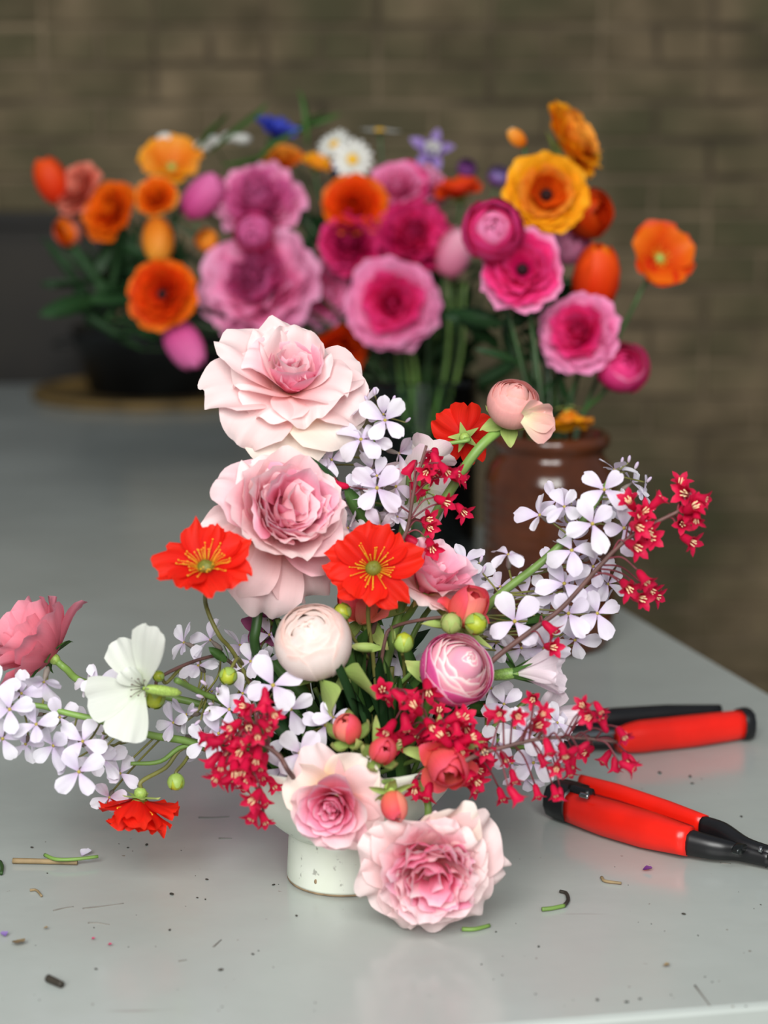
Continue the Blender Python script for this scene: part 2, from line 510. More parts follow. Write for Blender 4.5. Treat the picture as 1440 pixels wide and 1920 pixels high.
def wood_table():
    m, nt, N, L, bs = nodes_of('table_paint')
    tc = N.new('ShaderNodeTexCoord')
    n1 = N.new('ShaderNodeTexNoise'); n1.inputs['Scale'].default_value = 5; n1.inputs['Detail'].default_value = 6
    L.new(tc.outputs['Object'], n1.inputs['Vector'])
    r = N.new('ShaderNodeValToRGB'); L.new(n1.outputs[0], r.inputs[0])
    r.color_ramp.elements[0].position = .3; r.color_ramp.elements[0].color = s2l((164, 170, 165))
    r.color_ramp.elements[1].position = .7; r.color_ramp.elements[1].color = s2l((178, 184, 179))
    # worn specks and scuffs of the paint
    n2 = N.new('ShaderNodeTexNoise'); n2.inputs['Scale'].default_value = 140; n2.inputs['Detail'].default_value = 2
    L.new(tc.outputs['Object'], n2.inputs['Vector'])
    r2 = N.new('ShaderNodeValToRGB'); L.new(n2.outputs[0], r2.inputs[0])
    r2.color_ramp.elements[0].position = .745; r2.color_ramp.elements[0].color = (0, 0, 0, 1)
    r2.color_ramp.elements[1].position = .775; r2.color_ramp.elements[1].color = (1, 1, 1, 1)
    mp = N.new('ShaderNodeMapping'); mp.inputs['Scale'].default_value = (6, 60, 1); mp.inputs['Rotation'].default_value = (0, 0, .1)
    L.new(tc.outputs['Object'], mp.inputs[0])
    n3 = N.new('ShaderNodeTexNoise'); n3.inputs['Scale'].default_value = 1.6; n3.inputs['Detail'].default_value = 5
    L.new(mp.outputs[0], n3.inputs['Vector'])
    r3 = N.new('ShaderNodeValToRGB'); L.new(n3.outputs[0], r3.inputs[0])
    r3.color_ramp.elements[0].position = .73; r3.color_ramp.elements[0].color = (0, 0, 0, 1)
    r3.color_ramp.elements[1].position = .80; r3.color_ramp.elements[1].color = (.5, .5, .5, 1)
    mx = N.new('ShaderNodeMix'); mx.data_type = 'RGBA'
    L.new(r2.outputs[0], mx.inputs[0]); L.new(r.outputs[0], mx.inputs[6]); mx.inputs[7].default_value = s2l((120, 112, 100))
    mx2 = N.new('ShaderNodeMix'); mx2.data_type = 'RGBA'
    L.new(r3.outputs[0], mx2.inputs[0]); L.new(mx.outputs[2], mx2.inputs[6]); mx2.inputs[7].default_value = s2l((140, 138, 130))
    L.new(mx2.outputs[2], bs.inputs['Base Color'])
    rr = N.new('ShaderNodeMapRange'); rr.inputs[3].default_value = .12; rr.inputs[4].default_value = .24
    L.new(n1.outputs[0], rr.inputs[0]); L.new(rr.outputs[0], bs.inputs['Roughness'])
    b = N.new('ShaderNodeBump'); b.inputs['Strength'].default_value = .12; b.inputs['Distance'].default_value = .004
    n4 = N.new('ShaderNodeTexNoise'); n4.inputs['Scale'].default_value = 22; n4.inputs['Detail'].default_value = 3
    L.new(tc.outputs['Object'], n4.inputs['Vector'])
    L.new(n4.outputs[0], b.inputs['Height']); L.new(b.outputs[0], bs.inputs['Normal'])
    return m


MAT['table'] = wood_table()
MAT['table_edge'] = plain('table_edge', (222, 224, 218), .4, noise=.06, scale=14)

# table: corners follow the two edges the photograph shows
eR0, eR1 = T(1440, 1300), T(1170, 1142)              # right edge
eN0, eN1 = T(980, 1921), T(1440, 1884)               # near edge
dR = (eR1 - eR0); dR.z = 0; dR.normalize()
dN = (eN1 - eN0); dN.z = 0; dN.normalize()
# near right corner
den = dN.x * (-dR.y) - dN.y * (-dR.x)
rx, ry_ = eR0.x - eN0.x, eR0.y - eN0.y
t_ = (rx * (-dR.y) - ry_ * (-dR.x)) / den
c_nr = eN0 + dN * t_
c_fr = c_nr + dR * ((3.62 - c_nr.y) / dR.y)
c_nl = c_nr - dN * 1.15
c_fl = c_fr - dN * 1.15


def slab(poly, z0, z1, bev):
    """board with a rounded-over rim"""
    c = sum(poly, Vector()) / len(poly)
    v, f = [], []
    rings = [(0, z0), (0, z1 - bev), (bev * .3, z1 - bev * .3), (bev, z1)]
    n = len(poly)
    for ins, z in rings:
        for p in poly:
            d = Vector((c.x - p.x, c.y - p.y, 0)).normalized()
            v.append((p.x + d.x * ins * 1.4, p.y + d.y * ins * 1.4, z))
    for i in range(len(rings) - 1):
        for j in range(n):
            f.append((i * n + j, i * n + (j + 1) % n, (i + 1) * n + (j + 1) % n, (i + 1) * n + j))
    f.append(tuple(range(n))[::-1]); f.append(tuple((len(rings) - 1) * n + j for j in range(n)))
    return v, f


table = thing('work_table', (0, 0, 0), 'long off-white painted work table with scuffed glossy top under the flowers', 'table')
MB().add(*slab([c_nl, c_nr, c_fr, c_fl], TABLE_Z - .028, TABLE_Z, .003)).build('tabletop', MAT['table'], table, smooth=False)
cen = (c_nl + c_nr + c_fr + c_fl) / 4
ins = [p + (Vector((cen.x, cen.y, p.z)) - p).normalized() * .05 for p in (c_nl, c_nr, c_fr, c_fl)]
for i in range(4):
    a, b = ins[i], ins[(i + 1) % 4]
    MB().add(*loft([Vector((a.x, a.y, TABLE_Z - .075)), Vector((b.x, b.y, TABLE_Z - .075))], [(.011, .046)] * 2, 8, 8)).build('apron', MAT['table_edge'], table, smooth=False)
for p in ins:
    q = p + (Vector((cen.x, cen.y, p.z)) - p).normalized() * .05
    MB().add(*loft([Vector((q.x, q.y, 0)), Vector((q.x, q.y, .35)), Vector((q.x, q.y, TABLE_Z - .03))], [(.022, .022), (.028, .028), (.034, .034)], 8, 8, Vector((0, 1, 0)))).build('leg', MAT['table_edge'], table, smooth=False)

# front lip board of the table, seen as the bright strip at the bottom
# floor
MAT['floor'] = plain('floor', (92, 84, 72), .8, noise=.35, scale=3, bump=.3)
fl = MB().add(*box((0, 1.5, -.05), (9, 7.6, .1))).build('floor', MAT['floor'], smooth=False)
tag(fl, kind='structure')

# brick wall
WALL_Y = 3.86


def brick_mat(name, a, b, c):
    m, nt, N, L, bs = nodes_of(name)
    tc = N.new('ShaderNodeTexCoord'); oi = N.new('ShaderNodeObjectInfo')
    add = N.new('ShaderNodeVectorMath'); add.operation = 'ADD'
    L.new(tc.outputs['Object'], add.inputs[0]); L.new(oi.outputs['Location'], add.inputs[1])
    nz = N.new('ShaderNodeTexNoise'); nz.inputs['Scale'].default_value = 9; nz.inputs['Detail'].default_value = 6
    L.new(add.outputs[0], nz.inputs['Vector'])
    nb = N.new('ShaderNodeTexNoise'); nb.inputs['Scale'].default_value = 2.6; nb.inputs['Detail'].default_value = 5
    L.new(add.outputs[0], nb.inputs['Vector'])
    r = N.new('ShaderNodeValToRGB'); L.new(nz.outputs[0], r.inputs[0])
    r.color_ramp.elements[0].position = .3; r.color_ramp.elements[0].color = s2l(a)
    r.color_ramp.elements[1].position = .7; r.color_ramp.elements[1].color = s2l(b)
    r2 = N.new('ShaderNodeValToRGB'); L.new(nb.outputs[0], r2.inputs[0])
    r2.color_ramp.elements[0].position = .42; r2.color_ramp.elements[0].color = (0, 0, 0, 1)
    r2.color_ramp.elements[1].position = .62; r2.color_ramp.elements[1].color = (.8, .8, .8, 1)
    mx = N.new('ShaderNodeMix'); mx.data_type = 'RGBA'
    L.new(r2.outputs[0], mx.inputs[0]); L.new(r.outputs[0], mx.inputs[6]); mx.inputs[7].default_value = s2l(c)
    hv = N.new('ShaderNodeHueSaturation')
    mr = N.new('ShaderNodeMapRange'); mr.inputs[3].default_value = .88; mr.inputs[4].default_value = 1.10
    L.new(oi.outputs['Random'], mr.inputs[0]); L.new(mr.outputs[0], hv.inputs['Value'])
    L.new(mx.outputs[2], hv.inputs['Color'])
    L.new(hv.outputs[0], bs.inputs['Base Color'])
    bs.inputs['Roughness'].default_value = .9
    b_ = N.new('ShaderNodeBump'); b_.inputs['Strength'].default_value = .6; b_.inputs['Distance'].default_value = .01
    L.new(nz.outputs[0], b_.inputs['Height']); L.new(b_.outputs[0], bs.inputs['Normal'])
    return m


MAT['brick'] = brick_mat('brick', (98, 86, 62), (146, 127, 98), (80, 80, 52))
MAT['mortar'] = plain('mortar', (154, 136, 108), .95, noise=.5, scale=5, bump=.5)
wall = MB().add(*box((0, WALL_Y + .06, 1.3), (9, .10, 2.6))).build('wall_back', MAT['mortar'], smooth=False)
tag(wall, kind='structure')
bw_, bh_, jt = .215, .065, .010


def brick_mesh(w, seed):
    r = random.Random(seed)
    v, f = [], []
    d, c = .020, .004
    for yy, e in ((d, 0), (c, 0), (0, c)):
        for sx, sz in ((-1, -1), (1, -1), (1, 1), (-1, 1)):
            v.append((sx * (w / 2 - e) + r.uniform(-.002, .002), yy + r.uniform(0, .002), sz * (bh_ / 2 - e) + r.uniform(-.0015, .0015)))
    for i in range(2):
        for j in range(4):
            f.append((i * 4 + j, i * 4 + (j + 1) % 4, (i + 1) * 4 + (j + 1) % 4, (i + 1) * 4 + j))
    f.append((8, 9, 10, 11))
    return v, f


bm_full = [mesh_data('brick', *brick_mesh(bw_, s), smooth=False) for s in range(5)]
bm_half = [mesh_data('brick', *brick_mesh((bw_ - jt) / 2, 10 + s), smooth=False) for s in range(3)]
rest = MB()
br = random.Random(3)
nb_ = 0
row = 0
z = .045
while z < 2.55:
    header = row % 4 == 2
    pitch = (bw_ + jt) / (2 if header else 1)
    x = -4.4 + (0 if row % 2 else pitch / 2)
    while x < 4.4:
        y = WALL_Y - br.uniform(-.004, .006)
        inview = abs(x) < .98 and .18 < z < 1.66
        if inview and nb_ < 300:
            me = br.choice(bm_half if header else bm_full)
            o = obj('brick', me, MAT['brick'], wall)
            o.location = (x, y + .001, z)
            nb_ += 1
        else:
            v, f = brick_mesh(pitch - jt, 5)
            rest.add([(a + x, b + y + .001, c + z) for a, b, c in v], f)
        x += pitch
    z += bh_ + jt
    row += 1
o = rest.build('brick', MAT['brick'], wall, smooth=False)
tag(o, kind='stuff')

# ------------------------------------------------------------ the footed bowl
def ceramic(name, c, c2, rough=.3):
    m, nt, N, L, bs = nodes_of(name)
    tc = N.new('ShaderNodeTexCoord')
    nz = N.new('ShaderNodeTexNoise'); nz.inputs['Scale'].default_value = 28; nz.inputs['Detail'].default_value = 7
    L.new(tc.outputs['Object'], nz.inputs['Vector'])
    r = N.new('ShaderNodeValToRGB'); L.new(nz.outputs[0], r.inputs[0])
    r.color_ramp.elements[0].position = .3; r.color_ramp.elements[0].color = s2l(c2)
    r.color_ramp.elements[1].position = .6; r.color_ramp.elements[1].color = s2l(c)
    # dark pits gathered in a band round the foot and unglazed brown at the very bottom
    n2 = N.new('ShaderNodeTexNoise'); n2.inputs['Scale'].default_value = 190; n2.inputs['Detail'].default_value = 3
    L.new(tc.outputs['Object'], n2.inputs['Vector'])
    sep = N.new('ShaderNodeSeparateXYZ'); L.new(tc.outputs['Object'], sep.inputs[0])
    n3 = N.new('ShaderNodeTexNoise'); n3.inputs['Scale'].default_value = 14
    L.new(tc.outputs['Object'], n3.inputs['Vector'])
    ad = N.new('ShaderNodeMath'); ad.operation = 'MULTIPLY_ADD'; ad.inputs[1].default_value = .012
    L.new(n3.outputs[0], ad.inputs[0]); L.new(sep.outputs[2], ad.inputs[2])
    band = N.new('ShaderNodeValToRGB'); L.new(ad.outputs[0], band.inputs[0])
    e = band.color_ramp.elements
    e[0].position, e[0].color = .0, (.52, .52, .52, 1)
    e[1].position, e[1].color = 1., (.46, .46, .46, 1)
    for p, g in ((.0235, .46), (.0255, .62), (.0275, .46)):
        x = e.new(p); x.color = (g, g, g, 1)
    am = N.new('ShaderNodeMath'); am.operation = 'ADD'
    L.new(n2.outputs[0], am.inputs[0]); L.new(band.outputs[0], am.inputs[1])
    th = N.new('ShaderNodeValToRGB'); L.new(am.outputs[0], th.inputs[0])
    th.color_ramp.elements[0].position = 1.0; th.color_ramp.elements[0].color = (0, 0, 0, 1)
    sub = N.new('ShaderNodeMath'); sub.operation = 'SUBTRACT'; sub.inputs[1].default_value = .2
    L.new(am.outputs[0], sub.inputs[0]); L.new(sub.outputs[0], th.inputs[0])
    th.color_ramp.elements[0].position = .93; th.color_ramp.elements[1].position = .99
    th.color_ramp.elements[1].color = (.55, .55, .55, 1)
    mx = N.new('ShaderNodeMix'); mx.data_type = 'RGBA'
    L.new(th.outputs[0], mx.inputs[0]); L.new(r.outputs[0], mx.inputs[6]); mx.inputs[7].default_value = s2l((96, 90, 80))
    L.new(mx.outputs[2], bs.inputs['Base Color'])
    bs.inputs['Roughness'].default_value = rough
    b_ = N.new('ShaderNodeBump'); b_.inputs['Strength'].default_value = .25; b_.inputs['Distance'].default_value = .002
    L.new(nz.outputs[0], b_.inputs['Height']); L.new(b_.outputs[0], bs.inputs['Normal'])
    return m


MAT['bowl'] = ceramic('bowl', (228, 232, 220), (218, 224, 207))
MAT['clay'] = plain('clay', (176, 150, 116), .9, noise=.3, scale=80)
S0 = 1 / ppm(VASE_C)
FR = 107 * S0
bowl = thing('footed_bowl', VASE_C, 'off-white crackled ceramic footed bowl holding the front arrangement', 'vase')
foot_prof = [(FR * .985, .0012), (FR * 1.0, .003), (FR * .99, .010), (FR * .975, .018), (FR * .97, .024), (FR * .94, .029), (FR * .90, .031)]
v, f, uv = lathe(foot_prof, 64)
MB().add(v, f, uv).build('foot', MAT['bowl'], bowl)
MB().add(*lathe([(FR * .96, 0), (FR * .992, .0006), (FR * .99, .0016)], 64)).build('foot_ring', MAT['clay'], bowl)
RIM = 236 * S0
bp = [(FR * .86, .0295), (FR * 1.02, .031), (FR * 1.25, .0375), (FR * 1.55, .047), (FR * 1.82, .0585), (FR * 2.02, .071), (RIM * .985, .080), (RIM, .0835), (RIM * .985, .0845),
      (RIM * .955, .081), (FR * 1.93, .069), (FR * 1.70, .056), (FR * 1.4, .046), (FR * 1.0, .040), (1e-4, .038)]
MB().add(*lathe(bp, 72, .006)).build('bowl_body', MAT['bowl'], bowl)
# small chip where the glaze has gone
cv, cf, cu = egg(.0013, .0034, 8, 5)
pc = Vector((math.cos(-2.05) * FR * .985, math.sin(-2.05) * FR * .985, .009))
MB().add([Vector((q[0], q[1] * .4, q[2])) + pc - Vector((0, 0, .0025)) for q in cv], cf, cu).build('glaze_chip', MAT['clay'], bowl)
MOUTH = VASE_C + Vector((0, 0, .062))


def mouth(dx=0., dy=0., dz=0.):
    return MOUTH + Vector((dx, dy, dz))

# ------------------------------------------------------------ foreground flower builders
def head(px, py, dY, rpx):
    p = P(px, py, YV + dY)
    return p, rpx / ppm(p)


def ring(t, M, n, mat, L, W, th0, th1, jit=.08, phase=None, mats=None, **kw):
    ph = rnd.uniform(0, 6.28) if phase is None else phase
    for i in range(n):
        j = lambda a=jit: 1 + rnd.uniform(-a, a)
        k = dict(kw)
        k.setdefault('roll', .12); k.setdefault('twist', rnd.uniform(-.2, .2)); k['phi'] = ph + 2 * math.pi * i / n + rnd.uniform(-.5, .5) * jit * 6.28 / n * 2
        add_petal(t, M, petal(L=L * j(), W=W * j(), th0=th0 + rnd.uniform(-60, 60) * jit, th1=th1 + rnd.uniform(-110, 110) * jit, **k), rnd.choice(mats) if mats else mat)


def scrunch(t, M, n, mats, r_max, L, W, z0=.0, lean=25, nu=9, nv=9, ruf=.055):
    """the crowded small petals in the heart of an old garden rose"""
    for i in range(n):
        a = i * 2.39996
        r = r_max * math.sqrt((i + .5) / n)
        add_petal(t, M, petal(L=L * rnd.uniform(.8, 1.12) * (1 - .12 * (r / r_max)), W=W * rnd.uniform(.75, 1.25), th0=lean * r / r_max + rnd.uniform(-8, 8), th1=lean * .6 * r / r_max + rnd.uniform(-22, 16),
                              cup=rnd.uniform(.9, 1.7), cup1=rnd.uniform(-.3, 1.3), ruf=ruf, rk=4, r0=r, z0=z0 - .06 * (r / r_max) ** 2, phi=a + rnd.uniform(-.3, .3), twist=rnd.uniform(-.7, .7), rnd_=.25, bw=.6, nu=nu, nv=nv, edge=.03, roll=.2), rnd.choice(mats))


def calyx(t, M, r=.16, z=-.12, L=.5, n=5, mat='sepal', th0=70, th1=120, W=.12):
    v, f, uv = egg(r, r * 2.0, 10, 6)
    obj('hip', mesh_data('hip', [(a, b, c + z - r * 1.5) for a, b, c in v], f, uv), MAT['green_light'], t, M)
    for i in range(n):
        V, F, UV = petal(L=L, W=W, th0=th0, th1=th1 + rnd.uniform(-25, 25), cup=.6, ruf=.02, rnd_=.8, bw=.7, vm=.2, tip=.9, r0=r * .7, z0=z - r * .1, phi=6.283 * i / n, nu=5, nv=7, edge=0)
        add_petal(t, M, (V, F, UV), mat, 'sepal')


def stem_from(t, p, R3, s, back, way, end, r, mat, r1=None):
    a = p + (R3 @ Vector((0, 0, -1))) * s * back
    b = p + (R3 @ Vector((0, 0, -1))) * s * (back + .2)
    pts = [a, b] + [P(x, y, YV + d) for x, y, d in way] + ([end] if end is not None else [])
    return thing_stem(t, pts, r, r1 or r, mat)


# --- rose 1: the topmost, wide open
def petal_list(t, M, lst):
    for d in lst:
        d = dict(d)
        mat = d.pop('mat', 'rose_pale')
        d['phi'] = math.radians(d['phi'])
        add_petal(t, M, petal(nu=21, nv=17, roll=rnd.uniform(.10, .30), twist=rnd.uniform(-.32, .32), **d), mat)


p, s = head(545, 728, .03, 150)
R3 = facing((.12, .66, .74)); M = m4(R3, s)
t = thing('garden_rose', p, 'topmost pale pink garden rose, wide open, highest in the arrangement', 'rose')
B = dict(ruf=.075, rk=3.0, bw=.3, vm=.62, rnd_=.30, edge=.025)
petal_list(t, M, [
    dict(phi=158, L=1.10, W=.50, th0=40, th1=78, cup=.9, curl=10, z0=-.10, **B),
    dict(phi=192, L=1.16, W=.52, th0=55, th1=98, cup=.5, cup1=.9, curl=-10, z0=-.14, **B),
    dict(phi=224, L=1.10, W=.52, th0=62, th1=118, cup=.3, curl=18, z0=-.12, **B),
    dict(phi=262, L=1.12, W=.56, th0=72, th1=140, cup=.5, curl=20, z0=-.18, mat='rose_cream', **B),
    dict(phi=302, L=1.08, W=.56, th0=62, th1=120, cup=.4, curl=15, z0=-.13, mat='rose_cream', **B),
    dict(phi=335, L=1.02, W=.52, th0=58, th1=102, cup=.6, curl=12, z0=-.10, **B),
    dict(phi=-4, L=.96, W=.46, th0=54, th1=90, cup=.7, curl=12, z0=-.08, **B),
    dict(phi=46, L=.64, W=.44, th0=38, th1=58, cup=.8, curl=20, z0=-.08, **B),
    dict(phi=85, L=.84, W=.48, th0=30, th1=46, cup=.8, curl=30, z0=-.08, **B),
    dict(phi=122, L=.90, W=.46, th0=32, th1=56, cup=.9, curl=25, z0=-.08, **B),
    # second whorl
    dict(phi=250, L=.82, W=.46, th0=52, th1=100, cup=.5, curl=25, z0=-.04, **B),
    dict(phi=205, L=.82, W=.44, th0=45, th1=80, cup=.8, curl=20, z0=-.04, **B),
    dict(phi=290, L=.84, W=.46, th0=50, th1=92, cup=.5, curl=10, z0=-.03, **B),
    dict(phi=328, L=.82, W=.46, th0=44, th1=76, cup=.7, curl=14, z0=-.03, **B),
    dict(phi=165, L=.80, W=.42, th0=32, th1=52, cup=1.0, curl=10, z0=-.03, mat='rose_blush', **B),
    dict(phi=130, L=.78, W=.42, th0=24, th1=30, cup=1.0, curl=25, z0=-.02, **B),
    dict(phi=62, L=.74, W=.40, th0=20, th1=30, cup=1.0, curl=30, z0=-.02, mat='rose_blush', **B),
    dict(phi=95, L=.84, W=.44, th0=18, th1=24, cup=.9, curl=40, z0=-.02, **B),
    dict(phi=15, L=.66, W=.40, th0=34, th1=56, cup=.9, curl=20, z0=-.02, **B)])
ring(t, M, 5, 'rose_pink', .56, .40, 34, 6, jit=.1, phase=4.5, cup=1.15, ruf=.02, rnd_=.25, bw=.45, r0=.10, z0=.0, edge=.015)
ring(t, M, 4, 'rose_blush', .52, .34, 20, -4, jit=.12, cup=1.3, ruf=.03, rnd_=.25, bw=.45, r0=.06, edge=.015)
scrunch(t, M, 8, ['rose_pink', 'rose_blush', 'rose_pink'], .20, .36, .18, z0=.18)
calyx(t, M)
stem_from(t, p, R3, s, .3, [(560, 900, .05), (548, 1120, .05), (560, 1280, .04)], mouth(-.02, .01), .0026, 'green_dark')

# --- rose 2: the cabbage rose below it
p, s = head(524, 975, -.005, 138)
R3 = facing((.34, .36, .87)); M = m4(R3, s)
t = thing('garden_rose', p, 'full pink cabbage rose with drooping lower petals, below the topmost rose', 'rose')
B = dict(ruf=.075, rk=3.2, bw=.3, vm=.62, rnd_=.28, edge=.03)
petal_list(t, M, [
    dict(phi=176, L=1.12, W=.34, th0=66, th1=118, cup=.6, curl=-30, z0=-.22, **B),
    dict(phi=252, L=1.28, W=.56, th0=82, th1=128, cup=.4, curl=8, z0=-.24, **B),
    dict(phi=288, L=1.18, W=.54, th0=82, th1=132, cup=.5, curl=5, z0=-.24, **B),
    dict(phi=222, L=1.12, W=.55, th0=78, th1=122, cup=.4, curl=20, z0=-.22, **B),
    dict(phi=143, L=1.14, W=.58, th0=48, th1=70, cup=.8, curl=30, z0=-.2, mat='rose_blush', **B),
    dict(phi=112, L=1.0, W=.55, th0=45, th1=62, cup=.8, curl=25, z0=-.2, **B),
    dict(phi=320, L=1.0, W=.55, th0=62, th1=92, cup=.7, curl=15, z0=-.2, mat='rose_blush', **B),
    dict(phi=355, L=.95, W=.55, th0=55, th1=64, cup=.8, curl=20, z0=-.18, **B),
    dict(phi=35, L=.95, W=.55, th0=50, th1=56, cup=.8, curl=20, z0=-.18, **B),
    dict(phi=75, L=.98, W=.55, th0=46, th1=56, cup=.8, curl=22, z0=-.18, mat='rose_blush', **B)])
ring(t, M, 8, 'rose_pale', .98, .52, 62, 24, jit=.08, cup=.95, ruf=.03, rnd_=.25, curl=20, bw=.4, r0=.08, z0=-.12, nu=11, nv=10, mats=['rose_pale', 'rose_blush'])
ring(t, M, 8, 'rose_blush', .96, .46, 52, 6, jit=.1, cup=1.0, ruf=.04, rnd_=.25, curl=22, bw=.4, r0=.08, z0=-.08, nu=11, nv=10)
ring(t, M, 8, 'rose_blush', .92, .38, 42, -4, jit=.12, cup=1.05, ruf=.04, rnd_=.25, curl=10, bw=.4, r0=.08, z0=-.04, nu=9, nv=9, mats=['rose_blush', 'rose_pink'])
scrunch(t, M, 22, ['rose_pink', 'rose_blush', 'rose_blush'], .42, .48, .32, z0=.34, ruf=.03)
calyx(t, M, z=-.22)
stem_from(t, p, R3, s, .42, [(482, 1165, .0), (478, 1210, .0), (500, 1290, .01)], mouth(-.03, 0, -.01), .0031, 'green_dark')
q = P(474, 1205, YV)
add_leaf(t, q, (-.3, -.2, 1), .004, .002, 'green_dark' if False else 'leaf_dark')

# --- rose 3: half-open, hanging over the bowl's rim
p, s = head(630, 1502, -.078, 94)
R3 = facing((-.22, -.22, .95)); M = m4(R3, s)
t = thing('garden_rose', p, 'half-open pink rose with swirled heart, hanging over the bowl rim', 'rose')
B = dict(ruf=.05, rk=3, bw=.35, vm=.6, rnd_=.28, edge=.02)
petal_list(t, M, [
    dict(phi=150, L=1.12, W=.62, th0=58, th1=92, cup=.8, curl=25, z0=-.15, mat='rose_cream', **B),
    dict(phi=112, L=1.25, W=.55, th0=62, th1=100, cup=.7, curl=25, z0=-.2, **B),
    dict(phi=60, L=1.15, W=.62, th0=62, th1=100, cup=.6, curl=15, z0=-.2, mat='rose_cream', **B),
    dict(phi=18, L=1.10, W=.62, th0=60, th1=98, cup=.6, curl=15, z0=-.15, **B),
    dict(phi=330, L=1.08, W=.62, th0=58, th1=100, cup=.6, curl=15, z0=-.15, **B),
    dict(phi=285, L=1.02, W=.6, th0=50, th1=84, cup=.8, curl=15, z0=-.12, mat='rose_blush', **B),
    dict(phi=240, L=.98, W=.58, th0=46, th1=64, cup=.9, curl=15, z0=-.12, mat='rose_blush', **B),
    dict(phi=196, L=.98, W=.58, th0=46, th1=64, cup=.9, curl=15, z0=-.12, mat='rose_blush', **B)])
for i, (rr, L, th) in enumerate([(.16, .86, 34), (.14, .82, 26), (.11, .78, 16), (.08, .74, 8), (.05, .7, 2)]):
    ring(t, M, 5, 'rose_pink', L, .50 - .07 * i, th + 18, th - 6, jit=.07, phase=i * .63, cup=1.15, ruf=.02, rnd_=.2, curl=14 - 3 * i, bw=.5, r0=rr, z0=-.05, mats=[['rose_blush', 'rose_pink'], ['rose_pink'], ['rose_pink', 'rose_hot'], ['rose_hot'], ['rose_hot']][i])
scrunch(t, M, 5, ['rose_hot'], .10, .4, .12, z0=.3)
calyx(t, M, z=-.2)
stem_from(t, p, R3, s, .45, [], mouth(0, -.035, -.004), .0022, 'green')

# --- rose 4: the lowest, nodding in front of the foot
p, s = head(806, 1620, -.088, 136)
R3 = facing((.06, -.32, .94)); M = m4(R3, s)
t = thing('garden_rose', p, 'large pink rose nodding down to the table, lowest of the roses', 'rose')
B = dict(ruf=.075, rk=3.2, bw=.32, vm=.6, rnd_=.28, edge=.03)
petal_list(t, M, [
    dict(phi=72, L=1.12, W=.46, th0=58, th1=74, cup=.6, curl=10, z0=-.25, mat='rose_cream', **B),
    dict(phi=22, L=1.10, W=.58, th0=60, th1=95, cup=.6, curl=10, z0=-.2, **B),
    dict(phi=350, L=1.06, W=.5, th0=60, th1=104, cup=.6, curl=20, z0=-.2, **B),
    dict(phi=318, L=1.0, W=.58, th0=60, th1=86, cup=.6, curl=5, z0=-.2, **B),
    dict(phi=282, L=1.0, W=.58, th0=60, th1=86, cup=.6, curl=5, z0=-.2, **B),
    dict(phi=245, L=1.02, W=.58, th0=60, th1=88, cup=.6, curl=5, z0=-.2, **B),
    dict(phi=205, L=1.06, W=.58, th0=60, th1=92, cup=.6, curl=5, z0=-.2, **B),
    dict(phi=165, L=1.06, W=.55, th0=58, th1=86, cup=.7, curl=12, z0=-.2, **B),
    dict(phi=128, L=1.05, W=.52, th0=54, th1=80, cup=.8, curl=20, z0=-.2, **B),
    dict(phi=96, L=.92, W=.50, th0=52, th1=66, cup=.8, curl=25, z0=-.15, mat='rose_blush', **B),
    dict(phi=52, L=.94, W=.48, th0=50, th1=66, cup=.8, curl=30, z0=-.15, **B)])
ring(t, M, 8, 'rose_pale', .86, .46, 58, 52, jit=.08, cup=.9, ruf=.05, rnd_=.25, curl=18, bw=.4, r0=.08, z0=-.12, nu=11, nv=10, mats=['rose_pale', 'rose_blush'])
ring(t, M, 8, 'rose_pink', .80, .40, 48, 24, jit=.1, cup=1.0, ruf=.05, rnd_=.25, curl=18, bw=.4, r0=.08, z0=-.08, nu=11, nv=10, mats=['rose_blush', 'rose_pink'])
scrunch(t, M, 30, ['rose_pink', 'rose_hot', 'rose_blush', 'rose_pink'], .50, .42, .27, z0=.22, ruf=.035)
calyx(t, M, z=-.24)
stem_from(t, p, R3, s, .45, [(800, 1500, -.06)], mouth(.035, -.03, 0), .0022, 'green')

# --- rose 5: behind the red avens
p, s = head(798, 1102, -.005, 106)
R3 = facing((.42, .72, .45)); M = m4(R3, s)
t = thing('garden_rose', p, 'pink semi-open rose seen from the side, behind the red flower', 'rose')
ring(t, M, 7, 'rose_pale', 1.0, .48, 60, 88, jit=.1, cup=.6, ruf=.04, rnd_=.3, bw=.35, z0=-.1, curl=8, nu=11, nv=10)
ring(t, M, 6, 'rose_blush', .92, .46, 42, 44, jit=.1, cup=.9, ruf=.04, rnd_=.3, bw=.35, z0=-.06, nu=11, nv=10, mats=['rose_blush', 'rose_pink'])
ring(t, M, 5, 'rose_pink', .80, .40, 26, 14, jit=.1, cup=1.0, ruf=.03, rnd_=.3, bw=.4)
scrunch(t, M, 7, ['rose_pink', 'rose_hot'], .2, .6, .2)
calyx(t, M)
stem_from(t, p, R3, s, .35, [(735, 1210, .02)], mouth(.01, .02, 0), .0022, 'green')

# --- rose 6: deep pink, far left, turned away
p, s = head(90, 1226, .01, 108)
R3 = facing((-.62, .50, -.06)); M = m4(R3, s)
t = thing('garden_rose', p, 'salmon pink rose turned away at the far left end', 'rose')
ring(t, M, 8, 'rose_salmon', 1.08, .50, 80, 56, jit=.1, cup=.7, ruf=.05, rnd_=.3, bw=.35, z0=-.12, curl=18, nu=11, nv=10)
ring(t, M, 8, 'rose_salmon', 1.05, .46, 62, 30, jit=.1, cup=.8, ruf=.05, rnd_=.3, bw=.35, z0=-.06, curl=15, nu=11, nv=10)
ring(t, M, 8, 'rose_salmon', 1.0, .40, 46, 10, jit=.1, cup=.9, ruf=.05, rnd_=.3, bw=.35, nu=9, nv=9)
scrunch(t, M, 16, ['rose_salmon'], .4, .5, .24, z0=.35)
calyx(t, M, r=.10, z=-.1, L=.50, mat='leaf', W=.14)
